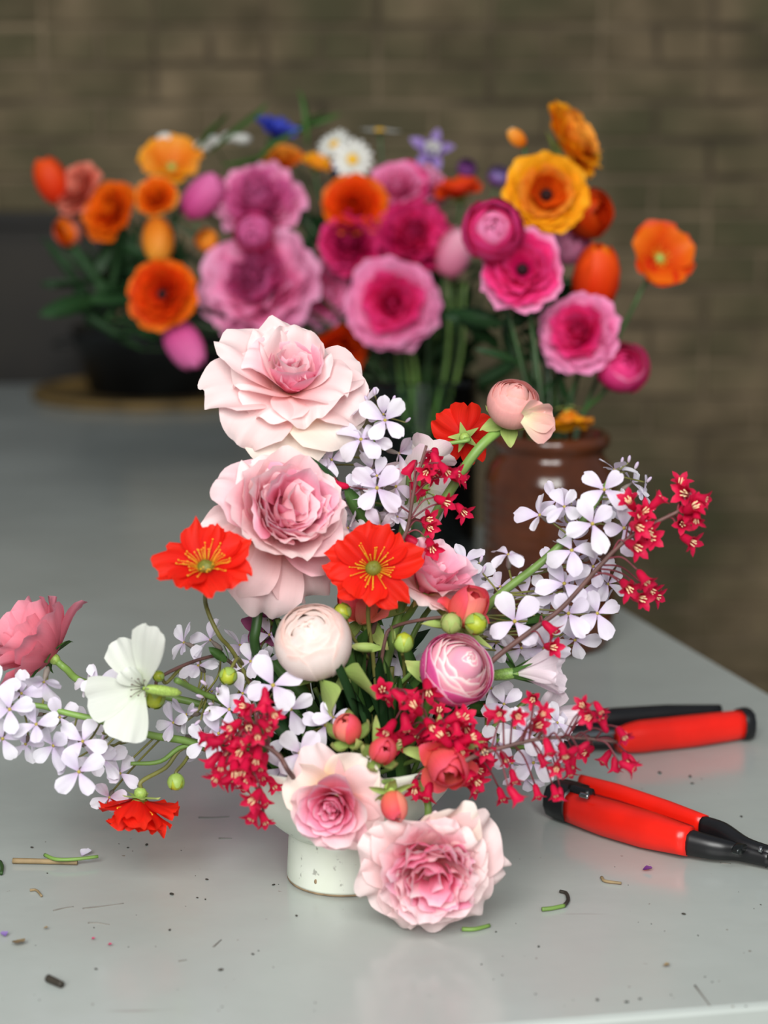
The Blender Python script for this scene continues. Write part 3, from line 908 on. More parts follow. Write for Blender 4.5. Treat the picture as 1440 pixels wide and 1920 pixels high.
stem_from(t, p, R3, s, .22, [(160, 1280, -.005), (280, 1300, .0), (420, 1340, .0)], mouth(-.05, 0, .005), .0022, 'green')

# ------------------------------------------------------------ coral rosebuds
def rosebud(px, py, dY, r, f, label, mats=('coral',), sep=5, open_=0, stemmat='green', way=(), end=None, sepL=1.2, th=(40, 10), hug=()):
    p, s = head(px, py, dY, r)
    R3 = facing(f); M = m4(R3, s)
    t = thing('rosebud', p, label, 'rosebud')
    for i in range(5):
        add_petal(t, M, globe_petal(rho=.92 - .06 * i, phi=i * 2.4, hw=85, t1=18 + 14 * open_ - 2 * i, rnd_=22, zs=1.25, flare=.12 * open_, ruf=.03), rnd.choice(mats))
    add_petal(t, M, globe_petal(rho=.5, phi=1.1, hw=120, t1=12, rnd_=10, zs=1.9, ruf=.03), mats[0])
    if open_:
        ring(t, M, 4, mats[0], 1.5, .75, 55, 75, jit=.15, cup=.7, ruf=.06, rnd_=.5, bw=.35, r0=.1, z0=-.9, curl=25)
    v, fa, uv = egg(.45, .8, 10, 6)
    obj('hip', mesh_data('hip', [(a, b, c - 1.75) for a, b, c in v], fa, uv), MAT['green_light'], t, M)
    for i in range(sep):
        a = 6.283 * i / sep + .4
        if hug and i not in hug:
            dd = dict(L=2.15, W=.62, th0=100, th1=-38 + rnd.uniform(-6, 10), cup=.9, cup1=.9)
        else:
            dd = dict(L=1.9 * sepL, W=.46, th0=th[0] + 45, th1=th[1] + rnd.uniform(-20, 30), cup=.8)
        add_petal(t, M, petal(ruf=.05, rnd_=.8, bw=.6, vm=.35, tip=.8, r0=.3, z0=-1.15, phi=a, nu=7, nv=9, edge=0, **dd), 'sepal', 'sepal')
    stem_from(t, p, R3, s, 1.7, way, end if end is not None else mouth(rnd.uniform(-.03, .03), rnd.uniform(-.03, .01), 0), .0014, stemmat)
    return t


rosebud(650, 1366, -.075, 31, (-.15, .62, .75), 'coral rosebud cupped in green sepals, above the swirled rose', ('coral_pale', 'coral'), th=(50, 30), hug=(9,))
rosebud(717, 1408, -.085, 30, (.2, .30, .9), 'closed green and coral rosebud with long curling sepals, right of the cupped bud', ('coral',), sepL=1.25, th=(45, 50), hug=(0, 1, 9))
rosebud(738, 1512, -.10, 29, (.15, -.75, .6), 'coral bud pointing down between the two lower roses', ('coral', 'coral_pale'), sepL=.7, th=(60, 60))
rosebud(838, 1438, -.085, 44, (.15, -.2, .9), 'half-open coral rosebud among the crimson bells', ('coral',), open_=1, sepL=.9, th=(60, 80))
rosebud(876, 1140, -.03, 40, (.4, .75, .45), 'coral rosebud beside the lime bud, right of the pink rose', ('coral', 'coral_pale'), open_=1, sepL=.9, th=(60, 70))
rosebud(672, 1128, .0, 44, (-.2, .6, .6), 'peach coral rose tucked under the red flower, above the white globe', ('coral_pale', 'coral'), open_=1, sepL=1., th=(60, 90))

# ------------------------------------------------------------ ranunculus globes
def ranunculus_globe(px, py, dY, r, f, label, mats, way, end, layers=6, sp=1.0, stemr=.003, stemmat='green', heart=None, roll=0., greens=4, t1o=52, name='ranunculus', step=.05, dt=6.5, flare=.0):
    p, s = head(px, py, dY, r)
    R3 = facing(f, roll); M = m4(R3, s)
    t = thing(name, p, label, 'ranunculus')
    for k in range(layers):
        rho = 1.0 - step * k
        n = 5 if k < 3 else 4
        for i in range(n):
            add_petal(t, M, globe_petal(rho=rho - .006 * i, phi=k * .7 + 6.283 * i / n, hw=62 + rnd.uniform(-6, 8), t1=t1o - dt * k + rnd.uniform(-6, 8), rnd_=14, flare=flare, ruf=.014, nu=11, nv=13), mats[min(k, len(mats) - 1)])
    for k in range(4):        # rolled heart
        for i in range(3):
            add_petal(t, M, globe_petal(rho=.50 - .10 * k, phi=k * 1.1 + 2.094 * i, hw=68, t0=150, t1=16 - 5 * k, rnd_=10, zs=1.0, zc=.40 + .07 * k, ruf=.02, nu=9, nv=8), heart or mats[-1])
    for i in range(greens):
        add_petal(t, M, petal(L=1.0, W=.36, th0=100, th1=50 + rnd.uniform(-20, 60), cup=.6, ruf=.05, rnd_=.5, bw=.6, vm=.35, tip=.5, r0=.12, z0=-1.02, phi=6.283 * i / max(1, greens) + .9, nu=7, nv=8), 'sepal', 'sepal')
    stem_from(t, p, R3, s, .98, way, end, stemr, stemmat)
    return t


t = ranunculus_globe(587, 1205, -.045, 74, (-.12, .55, .83), 'creamy white ranunculus globe in the middle of the arrangement', ['ran_white'], [(620, 1330, -.02)], mouth(0, .0, 0), layers=5, t1o=44, step=.035, dt=5)
o_ = t.location
add_leaf(t, P(640, 1262, YV - .05), (.9, -.5, -.15), .030, .013, 'sepal', bend=40, roll=.6, rnd_=.6)
add_leaf(t, P(600, 1275, YV - .05), (.35, -.3, -.7), .022, .013, 'sepal', bend=20, roll=.3, rnd_=.5)
ranunculus_globe(856, 1256, -.05, 70, (.42, .42, .8), 'pink and white tight ranunculus with layered rings, right of centre', ['ran_pinkdeep', 'ran_pinkdeep', 'ran_pinkwhite', 'ran_pinkwhite', 'ran_pinkwhite'], [(800, 1330, -.02)], mouth(.03, 0, 0), layers=8, t1o=74, step=.055, dt=7, flare=.035)
t = ranunculus_globe(962, 757, .02, 50, (.18, .62, .7), 'peach pink ranunculus bud on a long bare stem at upper right', ['ran_peach'], [(900, 838, .02), (850, 910, .02), (795, 1010, .02), (735, 1200, .01)], mouth(.01, .01, 0), layers=5, greens=5, t1o=58)
p, s = head(990, 786, .0, 58)
R3 = facing((.5, -.3, .75)); M = m4(R3, s, p - t.location)
for ph, L in ((-25, 1.15), (10, 1.0), (50, .7)):
    add_petal(t, M, petal(L=L, W=.55, th0=50, th1=85, cup=.7, ruf=.05, rnd_=.3, bw=.4, phi=math.radians(ph), z0=-.3, nu=11, nv=10), 'ran_peach')

# ------------------------------------------------------------ red avens
def avens(px, py, dY, r, f, label, way, end, roll=0., petals=None, stemmat='stem_olive', buds=(), stemr=.0013, bell=False):
    p, s = head(px, py, dY, r)
    R3 = facing(f, roll); M = m4(R3, s)
    t = thing('red_avens', p, label, 'flower')
    if bell: petals = [(i * 36 + rnd.uniform(-9, 9), rnd.uniform(.9, 1.1), [0, 1.6, .8][i % 3]) for i in range(10)] + [(i * 60, .8, 2.4) for i in range(6)]
    petals = petals or [(i * 60 + rnd.uniform(-8, 8), rnd.uniform(.92, 1.08), 0) for i in range(6)] + [(i * 60 + 30, .85, 1) for i in range(4)]
    for ph, L, inner in petals:
        add_petal(t, M, petal(L=L, W=.47 * rnd.uniform(.85, 1.15), th0=62 - 12 * inner, th1=88 - 22 * inner + rnd.uniform(-14, 22), cup=.45, ruf=.09, rk=4.2, rnd_=.28, bw=.22, vm=.62, notch=.12, roll=rnd.uniform(-.1, .2), twist=rnd.uniform(-.25, .25), r0=.10, z0=-.02 + .03 * inner,
                              phi=math.radians(ph), edge=.04, nu=13, nv=10), 'geum')
    v, fa, uv = dome(.19, .15, 12, 4, .10)
    obj('centre', mesh_data('centre', v, fa, uv), MAT['olive_eye'], t, M)
    st = filaments(36, .15, .42, .04, .26, .0075, .020, .4)
    tag(st.build('stamens', MAT['yellow'], t, M=M), kind='stuff')
    v, fa, uv = egg(.17, .3, 10, 5)
    obj('calyx', mesh_data('calyx', [(a, b, c - .3) for a, b, c in v], fa, uv), MAT['green_light'], t, M)
    for i in range(5):
        add_petal(t, M, petal(L=.42, W=.13, th0=85, th1=100, cup=.3, ruf=.02, rnd_=.9, bw=.8, vm=.2, tip=.9, r0=.10, z0=-.07, phi=1.2566 * i, nu=5, nv=5, edge=0), 'sepal', 'sepal')
    stem_from(t, p, R3, s, .25, way, end, stemr, stemmat)
    for bx, by, bd, br_, bf, bway in buds:
        avens_bud(t, bx, by, bd, br_, bf, bway, stemmat)
    return t


def avens_bud(t, bx, by, bd, br_, bf, bway, stemmat='stem_olive', mat='green_lime'):
    p = P(bx, by, YV + bd); s = br_ / ppm(p)
    R3 = facing(bf); M = m4(R3, s, p - t.location)
    v, fa, uv = egg(.95, 1.9, 12, 8)
    b = obj('bud', mesh_data('bud', [(a, b_, c - .95) for a, b_, c in v], fa, uv), MAT[mat], t, M)
    for i in range(5):
        obj('sepal', mesh_data('sepal', *globe_petal(rho=1.04, phi=1.2566 * i, hw=42, t0=165, t1=38, rnd_=55, zs=1.06, ruf=.02, nu=5, nv=6)), MAT['green_light'] if mat == 'green_lime' else MAT['sepal'], b)
    a = p - (R3 @ Vector((0, 0, 1))) * s * .9
    pts = [a, a - (R3 @ Vector((0, 0, 1))) * s * .4] + [P(x, y, YV + d) for x, y, d in bway]
    thing_stem(t, pts, .0010, .0011, stemmat)


avens(700, 1066, -.035, 84, (-.02, .22, .97), 'scarlet avens facing forward with golden stamens, centre of the arrangement', [(690, 1150, -.02), (700, 1240, -.01), (702, 1330, -.01)], mouth(.005, -.01, 0),
      petals=[(94, .98, 0), (52, .92, .3), (2, 1.14, 0), (-64, 1.10, 0), (-108, .85, .3), (172, 1.08, 0), (212, .98, .2), (140, .95, .5)],
      buds=[(642, 1147, -.03, 17, (-.2, .5, .8), [(662, 1195, -.02), (690, 1235, -.01)]), (757, 1204, -.03, 19, (.1, .9, .3), [(757, 1240, -.02), (760, 1290, -.01)])])
avens(386, 1064, -.065, 90, (-.05, .70, .70), 'scarlet avens seen from the side, left of the cabbage rose', [(385, 1130, -.01), (410, 1190, -.01), (450, 1245, .0)], mouth(-.03, 0, 0),
      petals=[(i * 45 + 12, [1.0, .9, .95, .92, 1.05, .9, .95, 1.0][i], 0) for i in range(8)],
      buds=[(428, 1268, -.03, 17, (-.1, -.4, .8), [(445, 1235, -.01), (455, 1245, .0)])])
t = avens(262, 1498, -.03, 76, (-.12, -.88, -.05), 'scarlet avens hanging face down at lower left', [(310, 1440, -.02), (360, 1400, -.01)], mouth(-.045, -.01, .004), bell=True,
          buds=[(330, 1467, -.03, 16, (.0, -.9, .3), [(345, 1430, -.02), (362, 1402, -.01)])])
avens(870, 818, .06, 62, (-.1, .3, -.85), 'scarlet avens seen from behind, at the top right behind the crimson bells', [(800, 840, .055), (770, 870, .05), (750, 1000, .04)], mouth(.0, .02, 0),
      petals=[(i * 72 + 20, 1.0, 0) for i in range(5)], stemmat='green')
t = thing('avens_bud_stem', P(290, 1308, YV - .02), 'arching avens stem with two yellow-green buds over the white flower', 'flower bud')
avens_bud(t, 290, 1310, -.035, 20, (-.1, -.5, .8), [(300, 1270, -.03), (380, 1235, -.01), (430, 1240, .0), (520, 1330, 0)], 'stem_brown')
avens_bud(t, 297, 1268, -.03, 11, (-.3, .2, .8), [(312, 1280, -.02), (340, 1250, -.02)], 'stem_olive')
add_leaf(t, P(425, 1240, YV - .01), (-.5, -.4, .6), .014, .006, 'leaf'); add_leaf(t, P(428, 1240, YV - .01), (.1, -.4, .9), .013, .006, 'leaf')
t = thing('avens_bud_stem', P(845, 1165, YV - .03), 'arched brown avens stem carrying lime buds above the pink ranunculus', 'flower bud')
avens_bud(t, 893, 1170, -.045, 21, (.25, -.2, .9), [(870, 1160, -.035), (820, 1158, -.03), (740, 1175, -.02), (720, 1210, -.02), (705, 1330, -.01)], 'stem_brown')
avens_bud(t, 846, 1168, -.04, 20, (.1, .6, .6), [(848, 1200, -.03), (790, 1240, -.02), (740, 1310, -.01)], 'stem_olive', 'sepal')
add_leaf(t, P(715, 1215, YV - .03), (-.8, -.4, .1), .018, .006, 'sepal'); add_leaf(t, P(735, 1205, YV - .03), (.2, -.4, .8), .016, .006, 'sepal')

# ------------------------------------------------------------ white corncockle and the pale pink ones
p, s = head(268, 1290, -.055, 108)
R3 = facing((-.35, .05, .93)); M = m4(R3, s)
t = thing('white_corncockle', p, 'big four-petalled white flower with freckled throat at left', 'flower')
for ph, L, W, th0, th1, cup, cv in ((66, 1.30, .36, 60, 66, .5, 10), (118, .92, .34, 66, 92, .2, -10), (196, 1.0, .42, 62, 84, .4, 10), (258, .96, .44, 60, 84, .3, 10), (120, .5, .24, 35, 50, .6, 20)):
    add_petal(t, M, petal(L=L, W=W, th0=th0, th1=th1, cup=cup, ruf=.03, rnd_=.18, bw=.14, vm=.82, tip=.12, curl=cv, r0=.04, phi=math.radians(ph), nu=13, nv=12, edge=.012), 'cockle_white')
st = filaments(9, .04, .16, .0, .2, .009, .02, .4); st.build('stamens', MAT['calyx_purple'], t, M=M)
v, fa, uv = lathe([(.03, 0), (.08, -.1), (.10, -.35), (.08, -.6), (.03, -.7)], 10)
obj('calyx', mesh_data('calyx', v, fa, uv), MAT['green_light'], t, m4(facing((-.8, .15, .35)), s))
thing_stem(t, [P(330, 1275, YV - .04), P(380, 1300, YV - .02), P(460, 1340, YV - .01), mouth(-.04, 0, 0)], .0018, .0018, 'green')

p, s = head(985, 1262, -.02, 84)
for k, (px_, py_, r_, f_, lab, ex) in enumerate(((968, 1262, 92, (.93, .12, .2), 'pale lilac pink trumpet flower in green calyx, right of the tight ranunculus', 0),
                                                (1015, 1335, 70, (.3, -.5, .8), 'pale pink open flower below the lilac trumpet, behind crimson bells', 1))):
    p, s = head(px_, py_, -.02 + .01 * k, r_)
    R3 = facing(f_); M = m4(R3, s)
    t = thing('pink_corncockle', p, lab, 'flower')
    for i in range(5):
        add_petal(t, M, petal(L=1.05, W=.42, th0=22 + 30 * ex, th1=38 + 45 * ex, cup=.6, ruf=.05, rnd_=.18, bw=.16, vm=.85, tip=.12, curl=10, r0=.05, phi=1.2566 * i + .3, nu=11, nv=10), 'cockle_pink')
    v, fa, uv = lathe([(.04, -.55), (.11, -.45), (.13, -.2), (.11, .02), (.09, .06)], 10)
    obj('calyx', mesh_data('calyx', v, fa, uv), MAT['green'], t, M)
    for i in range(5):
        add_petal(t, M, petal(L=.55, W=.07, th0=12, th1=35, cup=.4, ruf=.01, rnd_=.9, bw=.8, vm=.2, tip=.9, r0=.1, z0=-.1, phi=1.2566 * i, nu=5, nv=5, edge=0), 'leaf', 'sepal')
    stem_from(t, p, R3, s, .5, [(820, 1350, -.01)] if not ex else [(930, 1360, 0)], mouth(.04, 0, 0), .0016, 'green')

# pale hellebore-like flower and a plum petal flower
for px_, py_, r_, f_, lab, m_, n_ in ((790, 918, 84, (-.2, .1, .9), 'white and mauve five-petalled flower behind the crimson bell spray', 'hellebore', 5),
                                      (800, 868, 60, (.2, .6, -.4), 'pale cream flower turned away behind the crimson bell spray', 'hellebore', 5),
                                      (503, 1165, 52, (-.1, -.45, .7), 'plum purple flower hanging behind the dark rose stem', 'plum', 5)):
    p, s = head(px_, py_, .05 if m_ == 'hellebore' else .02, r_)
    R3 = facing(f_); M = m4(R3, s)
    t = thing('hellebore' if m_ == 'hellebore' else 'plum_flower', p, lab, 'flower')
    for i in range(n_):
        add_petal(t, M, petal(L=1.0, W=.46, th0=52, th1=72, cup=.7, ruf=.03, rnd_=.5, bw=.3, vm=.55, tip=.35, r0=.08, phi=1.2566 * i + .2, nu=9, nv=9), m_)
    v, fa, uv = dome(.2, .26, 10, 4, .1)
    obj('centre', mesh_data('centre', v, fa, uv), MAT['green_light'], t, M)
    filaments(16, .15, .32, .05, .25, .012, .03, .3).build('stamens', MAT['green_light'], t, M=M)
    stem_from(t, p, R3, s, .1, [(720, 1120, .04)] if m_ == 'hellebore' else [(520, 1290, .02)], mouth(0, .03, 0), .0017, 'green')
t_ = thing('small_coral_flower', P(735, 935, YV + .05), 'small rust red flower with green calyx left of the white and mauve one', 'flower')
Mx = m4(facing((.3, .3, .8)), 36 / ppm(t_.location))
for i in range(5):
    add_petal(t_, Mx, petal(L=1, W=.5, th0=40, th1=60, cup=.8, ruf=.05, phi=1.2566 * i), 'coral')
for i in range(4):
    add_petal(t_, Mx, petal(L=1.4, W=.3, th0=60, th1=70, cup=.6, ruf=.05, rnd_=.8, phi=1.57 * i + .4, z0=-.2), 'leaf', 'sepal')
thing_stem(t_, [P(735, 940, YV + .055), P(715, 1000, YV + .05), P(700, 1150, YV + .03), mouth(0, .02)], .0014, .0016, 'green')

# ------------------------------------------------------------ sweet rocket sprays
rk_petals = [mesh_data('petal', *petal(L=1.0, W=.315, th0=70, th1=92, cup=.35 + .1 * i, cup1=-.1, ruf=.035, rk=3, rnd_=.22, bw=.12, vm=.72, tip=.10, r0=.05, z0=0, curl=[6, 20, -14, 12, 30, 0][i], nu=9, nv=9, notch=[0, .05, 0, .1, 0, .04][i])) for i in range(6)]
rk_droop = [mesh_data('petal', *petal(L=1.0, W=.32, th0=80, th1=150, cup=.5, cup1=.1, ruf=.03, rk=3, rnd_=.22, bw=.12, vm=.72, tip=.10, r0=.05, nu=9, nv=9)) for i in range(2)]
v, fa, uv = lathe([(.07, 0), (.06, -.10), (.10, -.25), (.12, -.5), (.05, -.68)], 8)
rk_tube = mesh_data('flower', v, fa, uv); rk_tube.materials.append(MAT['calyx_purple'])
v, fa, uv = dome(.075, .06, 8, 3)
rk_eye = mesh_data('eye', v, fa, uv); rk_eye.materials.append(MAT['eye'])
v, fa, uv = egg(.14, .62, 8, 6)
rk_bud = mesh_data('bud', v, fa, uv); rk_bud.materials.append(MAT['rocket_bud'])


def rocket_spray(label, axis, flowers, buds=(), stem_r=.0020, end=None, stemmat='green', extra=0, box_=None, seed=1, exy=0.02):
    """axis: stem way points (px, py, dY) from tip to bowl; flowers: (px, py, dY, r, facing, roll[, droop])"""
    rr = random.Random(seed)
    t = thing('sweet_rocket', P(*axis[0][:2], YV + axis[0][2]), label, 'flower spray', 'sweet rocket sprays')
    apts = [P(x, y, YV + d) for x, y, d in axis] + ([end] if end is not None else [])
    path = smooth_path(apts, 8)
    thing_stem(t, apts, stem_r * .55, stem_r, stemmat)
    fl = list(flowers)
    for i in range(extra):
        x0, y0, x1, y1 = box_[i % len(box_)]
        fl.append((rr.uniform(x0, x1), rr.uniform(y0, y1), rr.uniform(exy * .2, exy), rr.uniform(34, 46), (rr.uniform(-.8, .8), rr.uniform(-.6, .8), rr.uniform(-.3, .8)), rr.uniform(0, 6.28), rr.random() < .3))
    pd = MB()
    for q in fl:
        px_, py_, d, r_, f_, roll = q[:6]
        droop = len(q) > 6 and q[6]
        p = P(px_, py_, YV + d); s = r_ / ppm(p)
        R3 = facing(f_, roll)
        fo = obj('flower', rk_tube, None, t, m4(R3, s, p - t.location))
        for k in range(4):
            me = rr.choice(rk_droop if droop else rk_petals)
            obj('petal', me, MAT['rocket'], fo, m4(Matrix.Rotation(k * math.pi / 2 + rr.uniform(-.22, .22), 3, 'Z') @ Matrix.Rotation(rr.uniform(-.32, .28), 3, 'Y') @ Matrix.Rotation(rr.uniform(-.25, .25), 3, 'X'), rr.uniform(.82, 1.08)))
        obj('eye', rk_eye, None, fo)
        a = p - (R3 @ Vector((0, 0, 1))) * s * .62
        b = min(path, key=lambda w: (w - a).length + max(0, w.z - a.z) * 1.2)
        pd.add(*tube([a - t.location, a.lerp(b, .45) - (R3 @ Vector((0, 0, 1))) * s * .3 - t.location, b - t.location], .0006, .0007, 5, 4))
    for px_, py_, d, r_, f_ in buds:
        p = P(px_, py_, YV + d); s = r_ / ppm(p)
        obj('bud', rk_bud, None, t, m4(facing(f_), s * 2, p - t.location))
        b = min(path, key=lambda w: (w - p).length)
        pd.add(*tube([p - t.location, p.lerp(b, .5) - t.location, b - t.location], .0005, .0006, 5, 3))
    tag(pd.build('pedicels', MAT['stem_olive'], t), kind='stuff')
    return t


F = (0, .1, 1)
rocket_spray('white lilac spray tucked right of the topmost rose',
             [(710, 760, .03), (690, 900, .03), (680, 1050, .03), (700, 1250, .02)],
             [(722, 788, .0, 50, (-.05, .1, 1), .9), (677, 824, .0, 54, (-.1, .55, .8), .75, True), (707, 915, -.005, 56, (-.2, .0, .95), 2.4), (748, 850, .015, 44, (.7, -.2, .4), .3), (684, 760, .02, 44, (-.4, .5, .2), .5),
              (622, 862, .015, 42, (-.4, -.2, .7), .2), (610, 880, .02, 38, (-.6, -.3, .4), .9), (688, 965, .015, 42, (.1, -.5, .6), .2), (742, 912, .012, 46, (.5, .1, .6), 1.1), (652, 990, .01, 42, (-.3, -.2, .7), .4),
              (712, 985, .0, 42, (.1, -.7, .5), .8, True), (662, 790, .03, 40, (-.3, .1, .6), .4), (735, 960, .02, 38, (.4, -.4, .4), .1)],
             [(703, 742, .01, 13, (-.1, 1, .2)), (736, 755, .02, 12, (.3, .9, .2)), (690, 755, .01, 12, (-.4, .9, .1)), (760, 792, .02, 11, (.7, .6, .2))], end=mouth(.0, .01), extra=12, box_=[(640, 770, 750, 980)], seed=2)
rocket_spray('tall white lilac spray leaning out to the right in front of the brown jar',
             [(1150, 890, .0), (1090, 980, -.005), (1020, 1050, -.01), (912, 1140, -.01), (830, 1270, .0)],
             [(1133, 918, -.02, 52, (.0, .15, 1), .75), (1111, 982, -.025, 56, (-.05, .1, 1), .5), (1170, 990, -.015, 52, (.2, -.1, .95), .2), (1072, 1032, -.02, 56, (.1, .45, .85), .2, True), (1058, 950, -.01, 44, (-.4, .3, .8), .9), (1012, 966, .0, 50, (-.7, .4, .4), .4),
              (953, 1040, -.015, 46, (-.05, .75, .35), .78, True), (1058, 1094, -.01, 54, (-.2, .4, .8), .6), (1112, 1062, .0, 46, (.3, .0, .8), .3), (1028, 1108, .0, 44, (-.3, .2, .8), .7), (965, 1165, -.03, 58, (-.1, .1, 1), .6),
              (985, 1118, .0, 44, (-.2, .3, .8), .1), (1066, 1150, -.02, 54, (.0, -.05, 1), .75), (1120, 1150, -.015, 50, (.3, .1, .9), .4), (938, 1100, .0, 40, (-.4, .6, .5), .5), (1140, 1095, .005, 44, (.6, .1, .6), .9), (1078, 1200, -.005, 48, (.1, -.5, .8), .3),
              (1020, 1215, -.01, 50, (-.2, -.5, .8), .2), (978, 1215, -.005, 44, (-.4, -.4, .7), .7), (1152, 880, .0, 42, (.1, .9, .1), .3), (1185, 905, .01, 40, (.7, .5, .2), .3), (1205, 925, .01, 36, (.8, .2, .3), .3), (1008, 1160, .0, 44, (-.1, .1, .9), .1), (1090, 1110, .005, 46, (.2, .0, .9), .2), (930, 1205, .0, 42, (-.3, -.3, .8), .4), (1030, 1060, .01, 42, (-.5, .1, .6), .5)],
             [(1190, 880, .005, 13, (.4, .9, .2)), (1178, 868, .0, 12, (.2, 1, .1)), (905, 1075, .0, 13, (.3, .9, .2)), (1212, 905, .01, 12, (.6, .7, .2)), (1165, 870, .0, 11, (.2, 1, .2))], end=mouth(.03, .01), extra=20, box_=[(1040, 930, 1180, 1080), (960, 1060, 1140, 1220)], seed=3, stemmat='green', stem_r=.0032)
rocket_spray('white lilac spray trailing far out to the left over the table',
             [(-30, 1330, -.03), (60, 1322, -.03), (130, 1338, -.03), (190, 1352, -.03), (280, 1378, -.02), (380, 1398, -.01)],
             [(148, 1447, -.055, 54, (-.05, .0, 1), .55), (172, 1420, -.03, 46, (.2, .2, .8), .3), (68, 1358, -.05, 48, (-.2, .3, .9), .4), (18, 1330, -.055, 54, (.2, .0, .95), .3), (5, 1385, -.05, 50, (.2, -.3, .9), .4), (82, 1278, -.035, 50, (-.1, -.6, .5), .4), (155, 1390, -.045, 46, (.0, .3, .9), 1.0),
              (100, 1398, -.04, 46, (-.4, -.1, .8), .5), (185, 1275, -.02, 40, (-.2, .1, .6), .5), (165, 1280, -.015, 36, (-.7, .2, .3), .5), (195, 1425, -.03, 44, (.5, .1, .6), .2), (225, 1450, -.025, 42, (.4, .3, .6), .7), (205, 1495, -.02, 40, (-.1, -.3, .8), .2), (130, 1420, -.035, 42, (-.3, .2, .8), .9), (48, 1395, -.035, 42, (.0, -.4, .8), .4), (-5, 1290, -.04, 50, (.2, .2, .8), .2), (112, 1345, -.03, 40, (.4, .1, .7), .6), (40, 1300, -.03, 44, (.3, -.2, .8), 0.1)],
             [(190, 1390, -.03, 12, (.3, .8, .3))], end=mouth(-.04, -.01), extra=4, box_=[(20, 1330, 200, 1440)], seed=4, stem_r=.0026)
rocket_spray('lilac spray fading among the crimson bells, left of the white globe',
             [(370, 1300, -.01), (420, 1320, -.01), (480, 1360, -.01)],
             [(512, 1285, -.055, 62, (-.05, .35, .93), .55), (545, 1330, -.045, 52, (.2, -.2, .95), .4), (430, 1330, -.03, 48, (-.2, .2, .9), .2), (395, 1200, .01, 46, (-.5, .5, .3), .3), (345, 1205, .01, 42, (-.6, .3, .4), .8), (450, 1210, .02, 48, (.2, .5, .2), .4), (372, 1248, .0, 40, (-.3, .4, .6), .2), (350, 1340, -.01, 44, (-.7, .0, .5), .5), (325, 1355, -.015, 40, (-.4, .2, .7), .3),
              (385, 1390, -.02, 44, (-.2, -.1, .9), .7), (562, 1412, -.065, 56, (.1, .1, 1), .9), (528, 1440, -.055, 48, (-.1, -.3, .9), .3), (610, 1360, -.05, 46, (.1, .2, .9), 1.2), (625, 1345, -.055, 40, (.1, .6, .7), .2), (410, 1375, -.025, 44, (.0, .1, .9), .3), (470, 1240, .0, 42, (-.2, .1, .8), .4), (455, 1300, -.02, 40, (.1, .2, .9), .4), (590, 1430, -.04, 44, (.3, -.1, .8), .2), (505, 1190, .01, 38, (.2, .2, .5), .4), (540, 1385, -.04, 42, (-.2, .1, .9), .9)],
             [(382, 1308, -.03, 13, (-.8, .3, .3)), (372, 1330, -.03, 13, (-.9, -.2, .3)), (388, 1285, -.03, 13, (-.7, .6, .3)), (376, 1350, -.03, 12, (-.7, -.6, .2)), (410, 1300, -.03, 12, (-.2, .8, .5)), (400, 1320, -.035, 12, (-.5, .1, .8)), (392, 1335, -.035, 12, (-.6, -.2, .7))], end=mouth(-.03, -.01), extra=9, box_=[(340, 1200, 520, 1400)], seed=5)
rocket_spray('small white lilac spray behind the fine crimson bells at lower right',
             [(1010, 1400, -.03), (960, 1400, -.02), (900, 1390, -.01)],
             [(985, 1372, -.035, 52, (.0, .2, .95), .4), (1000, 1430, -.035, 50, (.1, -.2, .95), .8), (960, 1430, -.03, 44, (-.3, -.2, .9), .3), (1032, 1395, -.03, 44, (.5, .1, .8), .5), (965, 1365, -.02, 42, (-.3, .3, .8), .2), (1020, 1360, -.02, 44, (.3, .4, .8), .1), (930, 1400, -.02, 42, (-.2, .1, .9), .6), (1045, 1355, -.02, 40, (.5, .3, .6), .5), (985, 1460, -.03, 40, (.0, -.6, .7), .3), (945, 1320, -.01, 42, (-.2, .4, .8), .5), (920, 1290, .0, 44, (.1, .0, .9), .2)],
             (), end=mouth(.04, -.01), seed=6)
rocket_spray('pale lilac spray peeping out behind the pink side-on rose',
             [(890, 1060, .03), (850, 1100, .03), (780, 1180, .02)],
             [(872, 1055, .025, 46, (.2, .7, .5), .3), (895, 1085, .03, 42, (.4, .3, .7), .5), (845, 1060, .03, 40, (-.1, .6, .5), .1), (905, 1110, .02, 40, (.2, .2, .8), .7), (690, 1190, .02, 46, (-.2, .2, .8), .3), (720, 1230, .02, 46, (.1, .1, .9), .9), (760, 1250, .02, 46, (.2, -.1, .9), .2), (905, 1320, .01, 44, (.1, -.3, .9), .4), (860, 1335, .01, 40, (.1, -.4, .8), .4)],
             [(900, 1055, .02, 12, (.3, .9, .1))], end=mouth(.01, .02), seed=7)

# ------------------------------------------------------------ crimson coral bells
def bell_mesh(k):
    n = 20
    prof = [(.06, 0, 0), (.17, .10, 0), (.23, .34, 0), (.24, .62, 0), (.28, .82, .03), (.36, 1.0, .13 + .04 * k), (.42, 1.1, .28 + .08 * k)]
    v, f, uv = [], [], []
    for i, (r, z, lob) in enumerate(prof):
        for j in range(n):
            a = 2 * math.pi * j / n
            tri = abs(((j * 5 / n) % 1) - .5) * 2          # 1 at a lobe tip
            rr = r * (1 - lob * .5) + lob * tri * .95
            zz = z - lob * (1 - tri) * .42 - (.05 * k) * lob * tri
            v.append((rr * math.cos(a), rr * math.sin(a), zz)); uv.append((j / n, i / 6))
    for i in range(len(prof) - 1):
        for j in range(n):
            f.append((i * n + j, i * n + (j + 1) % n, (i + 1) * n + (j + 1) % n, (i + 1) * n + j))
    f.append(tuple(range(n))[::-1])
    return mesh_data('bell', v, f, uv)


